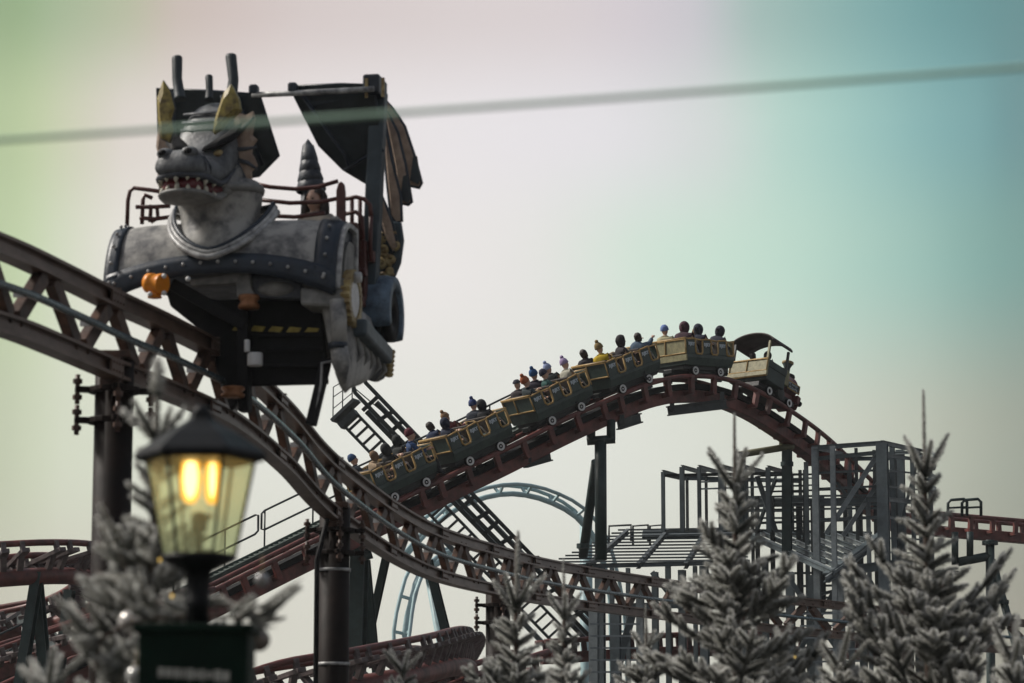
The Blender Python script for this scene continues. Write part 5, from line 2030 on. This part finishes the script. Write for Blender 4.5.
# ------------------------------------------------------------------ frosted spruces
def shoot_needles(base, d, L_, rng, ln=.030, dens=620, frost=1.25, wd=.0085):
    n_ = max(24, int(L_ * dens * 1.7))
    d = np.array(d, float)
    d /= np.linalg.norm(d)
    a = np.array([0, 0, 1.0]) if abs(d[2]) < .9 else np.array([1.0, 0, 0])
    u = np.cross(d, a)
    u /= np.linalg.norm(u)
    w = np.cross(d, u)
    t = rng.random(n_) ** .92
    ph = rng.random(n_) * 2 * math.pi
    rad = u[None] * np.cos(ph)[:, None] + w[None] * np.sin(ph)[:, None]
    fw = .38 + .50 * t + 1.4 * np.clip(t - .86, 0, 1) / .14 * rng.random(n_) + rng.normal(0, .10, n_)
    nd = rad + d[None] * fw[:, None]
    nd /= np.linalg.norm(nd, axis=1)[:, None]
    l_ = ln * (1 - .25 * t ** 4) * rng.uniform(.75, 1.15, n_)
    p0 = np.array(base)[None] + d[None] * (t * L_)[:, None]
    tip = p0 + nd * l_[:, None]
    sd = np.cross(nd, d[None])
    sd /= np.linalg.norm(sd, axis=1)[:, None] + 1e-9
    mid = p0 + nd * (l_ * .55)[:, None]
    v = np.stack([p0, mid + sd * wd / 2, tip, mid - sd * wd / 2], 1).reshape(-1, 3)
    upness = .5 + .5 * nd[:, 2]
    fr = np.clip(frost * (.70 + .30 * t) * (.42 + .70 * upness) * rng.uniform(.8, 1.15, n_), 0, 1)
    f = np.stack([np.full(n_, .05), fr * .72, fr, fr * .72], 1).reshape(-1)
    # frosted stem inside the needles
    rr = ln * .42
    ang = np.arange(5) * 2 * math.pi / 5
    ring = (u[None] * np.cos(ang)[:, None] + w[None] * np.sin(ang)[:, None])
    q0, q1 = np.array(base)[None] + ring * rr, np.array(base)[None] + d[None] * L_ + ring * rr * .5
    k = np.arange(5)
    kn = (k + 1) % 5
    sv = np.stack([q0[k], q0[kn], q1[kn], q1[k]], 1).reshape(-1, 3)
    v = np.concatenate([v, sv])
    f = np.concatenate([f, np.tile([.12, .12, .34, .34], 5) * min(1.2, frost)])
    return v, f


def spruce(label, px, ytip, D, leader, young, wbase, seed, bare_leader=True, first=.26, z_low=1.2, thick=1.0, dens=640, leader_frost=1.0, leader_r=.019, club=False):
    rng = np.random.default_rng(seed)
    tip = at(px, ytip, D)
    base = Vector((tip.x, tip.y, 0))
    t = thing('frosted_spruce', label, 'spruce tree', base, 'frosted spruces')
    b = MB()
    H = tip.z
    b.tube([(0, 0, 0), (0, 0, H * .5), (0, 0, H - leader), (0, 0, H - .02)], [.055, .038, .014, .006], 8)
    b.build('trunk', M['bark'], t)
    VV, FF = [], []
    br = MB()

    def add(bp, d, L_, **k):
        k['frost'] = k.get('frost', 1.25) * rng.uniform(.72, 1.22)
        v, f = shoot_needles(bp, d, L_, rng, **k)
        VV.append(v)
        FF.append(f)

    # leader
    add((0, 0, H - leader), (rng.normal(0, .015), rng.normal(0, .015), 1), leader, ln=leader_r, dens=1100, frost=leader_frost)
    if club:
        add((0, 0, H - .14), (0, 0, 1), .14, ln=.05, dens=1400, frost=1.4)
    z = H - leader
    # young top: single stout shoots in open whorls
    k_w = 0
    while z > H - leader - young:
        q = (H - leader - z) / max(.01, young)
        nb = 5
        a0 = rng.random() * 6.28
        for k in range(nb):
            a = a0 + 2 * math.pi * k / nb + rng.normal(0, .15)
            e_ = R(52 - 34 * q ** .7) + rng.normal(0, .09)
            Lk = (first * 1.15 if k_w == 0 else first * (.55 + .32 * q)) * rng.uniform(.8, 1.15)
            add((0, 0, z + rng.normal(0, .02)), (math.cos(a) * math.cos(e_), math.sin(a) * math.cos(e_), math.sin(e_)), Lk, ln=.034 * thick, dens=dens)
        z -= thick * (.095 if k_w == 0 else .078) * rng.uniform(.85, 1.15)
        k_w += 1
    # older whorls: forked branches
    while z > z_low:
        dd = H - leader - young - z
        q = min(1, dd / .75)
        Lb = first * 1.05 + wbase * q ** .8
        nb = int(rng.integers(5, 7))
        a0 = rng.random() * 6.28
        for k in range(nb):
            a = a0 + 2 * math.pi * k / nb + rng.normal(0, .2)
            long_ = rng.random() < .22
            Lk = Lb * (rng.uniform(1.2, 1.45) if long_ else rng.uniform(.7, 1.05))
            e_ = R((34 if long_ else 20 - 10 * q)) + rng.normal(0, .12)
            dcur = np.array([math.cos(a) * math.cos(e_), math.sin(a) * math.cos(e_), math.sin(e_)])
            p_ = np.array([0, 0, z + rng.normal(0, .03)])
            pts_ = [tuple(p_)]
            n_seg = max(2, int(round(Lk / .15)))
            sl = Lk / n_seg
            for s_ in range(n_seg):
                last = s_ == n_seg - 1
                add(p_, dcur, sl * (1.35 if last else 1), ln=(.036 if last else .028) * thick, dens=dens)
                side = np.cross(dcur, [0, 0, 1])
                side /= np.linalg.norm(side) + 1e-9
                if s_ > 0 or n_seg < 3:
                    for sg in ((-1, 1) if rng.random() < .72 else (rng.choice((-1, 1)),)):
                        rem = Lk - s_ * sl
                        ls = min(.24, .10 + rem * .32) * rng.uniform(.75, 1.2)
                        ds = dcur * .85 + side * sg * .75 + np.array([0, 0, rng.uniform(.0, .35)])
                        bp = p_ + dcur * sl * rng.uniform(.05, .45)
                        add(bp, ds, ls, ln=.033 * thick, dens=dens)
                        if ls > .17 and rng.random() < .3:
                            ds = ds / np.linalg.norm(ds)
                            add(bp + ds * ls * .35, ds * .7 + dcur * .5 + np.array([0, 0, .15]), ls * .6, ln=.031 * thick, dens=dens)
                    if rng.random() < .25:
                        add(p_ + dcur * sl * .5, dcur * .7 + np.array([0, 0, .7]), rng.uniform(.09, .15), ln=.031 * thick, dens=dens)
                p_ = p_ + dcur * sl
                pts_.append(tuple(p_))
                dcur = dcur + np.array([0, 0, .10 + .05 * rng.random()])
                dcur /= np.linalg.norm(dcur)
            br.tube(pts_, [.012 * (1 - .8 * i / len(pts_)) for i in range(len(pts_))], 5, caps=False)
        for k in range(6):
            a = rng.random() * 6.28
            e_ = R(rng.uniform(5, 40))
            add((0, 0, z - rng.random() * .12), (math.cos(a) * math.cos(e_), math.sin(a) * math.cos(e_), math.sin(e_)), rng.uniform(.16, .30), ln=.033 * thick, dens=dens)
        z -= .150 * rng.uniform(.85, 1.2)
    br.build('branches', M['bark'], t)
    v = np.concatenate(VV)
    f = np.concatenate(FF)
    nq = len(v) // 4
    me = bpy.data.meshes.new('needles')
    me.vertices.add(len(v))
    me.vertices.foreach_set('co', v.astype(np.float32).reshape(-1))
    me.loops.add(nq * 4)
    me.loops.foreach_set('vertex_index', np.arange(nq * 4, dtype=np.int32))
    me.polygons.add(nq)
    me.polygons.foreach_set('loop_start', np.arange(0, nq * 4, 4, dtype=np.int32))
    at_ = me.attributes.new('frost', 'FLOAT', 'POINT')
    at_.data.foreach_set('value', f.astype(np.float32))
    me.update(calc_edges=True)
    me.materials.append(M['frost'])
    o = bpy.data.objects.new('needles', me)
    COL.objects.link(o)
    o.parent = t
    return t


spruce('frosted spruce with tall bare leader in front of the roof purlins', 734, 414, 20.5, .55, .60, .42, 1, first=.275, z_low=2.2, thick=1.28, leader_r=.024)
spruce('frosted spruce with tall bare leader in front of the braced steel tower', 923, 391, 20, .62, .74, .42, 2, first=.285, z_low=2.2, thick=1.28, leader_r=.025)
spruce('frosted spruce with a thick whitened leader beside the brown column', 516, 533, 21, .58, .46, .14, 3, first=.26, z_low=2.0, leader_r=.036, thick=1.28)
spruce('slim frosted spruce standing just behind the thick-leadered one', 564, 560, 20, .40, .5, .06, 4, first=.17, z_low=1.8)
spruce('small frosted spruce whose thin leader stands before the steel columns', 646, 606, 22, .36, .2, .14, 5, first=.18, z_low=1.7)
spruce('frosted spruce tip low beside the banked red turn', 402, 668, 21, .06, .2, .2, 6, first=.2, z_low=1.8)
spruce('frosted spruce behind the lit lantern, hung with baubles', 158, 362, 11.6, .34, .42, .12, 7, first=.155, z_low=1.7, leader_r=.028, club=True)
spruce('frosted spruce low at the edge, beneath the green portal post', 1012, 650, 18, .12, .25, .38, 8, first=.28, z_low=1.9, thick=1.25)
spruce('low frosted spruce at the edge under the red ramp', 48, 672, 13, .1, .2, .24, 9, first=.2, z_low=1.6)
spruce('young frosted spruce between the two tall ones', 840, 655, 20, .12, .2, .3, 10, first=.27, z_low=2.1, thick=1.2)

# frosted garland round the top of the sign box
rng_g = np.random.default_rng(21)
gar = thing('frosted_garland', 'frosted fir garland draped round the top of the green sign box', 'garland', at(160, 632, 10.7))
GV, GF = [], []
gt = MB()
go_ = MW[gar.name].translation
for (bx, by, tx, ty) in ((120, 555, 97, 518), (124, 566, 97, 545), (127, 585, 98, 577), (88, 634, 55, 597), (94, 654, 62, 624), (113, 634, 86, 603), (126, 608, 129, 570), (190, 613, 163, 600), (205, 601, 229, 603), (262, 615, 300, 587), (246, 627, 283, 618), (228, 612, 262, 606), (150, 622, 120, 600), (104, 640, 78, 640), (140, 640, 112, 652), (130, 660, 100, 676), (47, 690, 20, 668), (118, 672, 92, 655), (178, 620, 150, 612), (236, 622, 255, 600), (110, 600, 84, 586), (146, 604, 140, 575)):
    for j in range(3):
        p0 = at(bx + rng_g.normal(0, 5) * (j > 0), by + rng_g.normal(0, 5) * (j > 0), 10.75 + rng_g.uniform(-.06, .12))
        p1 = at(tx + rng_g.normal(0, 7) * (j > 0), ty + rng_g.normal(0, 7) * (j > 0), 10.7 + rng_g.uniform(-.16, .16))
        d_ = p1 - p0
        v, f = shoot_needles(tuple(p0 - go_), tuple(d_), d_.length * (1 if j == 0 else rng_g.uniform(.6, .9)), rng_g, ln=.024, dens=760, frost=rng_g.uniform(1.05, 1.5), wd=.006)
        GV.append(v)
        GF.append(f)
    gt.tube([p0 - go_, p1 - go_], [.005, .002], 5)
gt.tube([at(x, y, 10.75) - go_ for x, y in ((96, 668), (100, 640), (126, 624), (160, 618), (200, 616), (240, 618), (262, 614))], .008, 6)
gt.build('twigs', M['bark'], gar)
v, f = np.concatenate(GV), np.concatenate(GF)
me = bpy.data.meshes.new('needles')
me.from_pydata(v.tolist(), [], np.arange(len(v)).reshape(-1, 4).tolist())
me.attributes.new('frost', 'FLOAT', 'POINT').data.foreach_set('value', f.astype(np.float32))
me.materials.append(M['frost'])
o = bpy.data.objects.new('needles', me)
COL.objects.link(o)
o.parent = gar

# baubles and fairy lights hung on the spruce behind the lantern
for px, py, D, r, c, lab in ((130, 622, 11.1, .048, (200, 196, 190), 'pearl white bauble on the spruce behind the lantern, just above the box'), (259, 640, 11.2, .045, (120, 112, 104), 'grey brown bauble peeping out beside the green box'), (262, 580, 11.3, .03, (150, 150, 150), 'small silver bauble out on the spruce branch beside the lantern stem'), (136, 676, 11.0, .04, (190, 190, 186), 'pale bauble low beside the corner of the green box')):
    t = thing('bauble', lab, 'bauble', at(px, py, D), 'baubles')
    b = MB()
    b.sphere((0, 0, 0), r, 20)
    b.build('ball', mat('bauble %d' % px, lin(*c)[:3], .22, metal=.3, scale=8, bump=0, var=.2), t)
    b = MB()
    b.tube([(0, 0, r * .95), (0, 0, r * 1.2)], r * .25, 8)
    b.tube([(0, 0, r * 1.2), (0, 0, r * 1.2 + .06)], .003, 5)
    b.build('hanger', M['gold'], t)
for px, py, D, lab in ((134, 612, 11.0, 'glowing fairy light above the white bauble'), (160, 560, 11.1, 'glowing fairy light beside the lantern glass'), (172, 596, 11.0, 'glowing fairy light beside the lantern stem'), (795, 657, 19.8, 'glowing fairy light low between the two tall spruces')):
    t = thing('fairy_light', lab, 'fairy light', at(px, py, D), 'fairy lights')
    b = MB()
    b.sphere((0, 0, 0), (.005, .005, .008), 8)
    b.build('glow_bulb', M['fairy'], t)
    b = MB()
    b.tube([(0, 0, .008), (0, 0, .03), (.03, .01, .05)], .004, 5)
    b.build('socket', M['black'], t)

# ------------------------------------------------------------------ cable across the view
b = MB()
CA, CB = at(-20, 141.5, 6.2), at(1044, 66, 6.0)
dv = CB - CA
pts_ = []
for k in range(41):
    f = -2.0 + 5.0 * k / 40
    p_ = CA + dv * f
    p_.z += .012 * ((f - .5) ** 2 - .25) * 1.0
    pts_.append(p_)
b.tube(pts_, .0062, 8)
tag(b.build('overhead_cable', M['cable']), 'pale grey cable strung slantwise high across the view', 'cable')

# ------------------------------------------------------------------ haze
b = MB()
b.box((0, 240, 19), (640, 600, 40))
hz = bpy.data.materials.new('haze')
hz.use_nodes = True
nt = hz.node_tree
nt.nodes.clear()
pv = nt.nodes.new('ShaderNodeVolumePrincipled')
pv.inputs['Color'].default_value = (.92, .95, .95, 1)
pv.inputs['Density'].default_value = .00025
pv.inputs['Anisotropy'].default_value = .2
oo = nt.nodes.new('ShaderNodeOutputMaterial')
nt.links.new(pv.outputs[0], oo.inputs['Volume'])
hz_o = b.build('haze', hz)
tag(hz_o, None, None, kind='stuff')
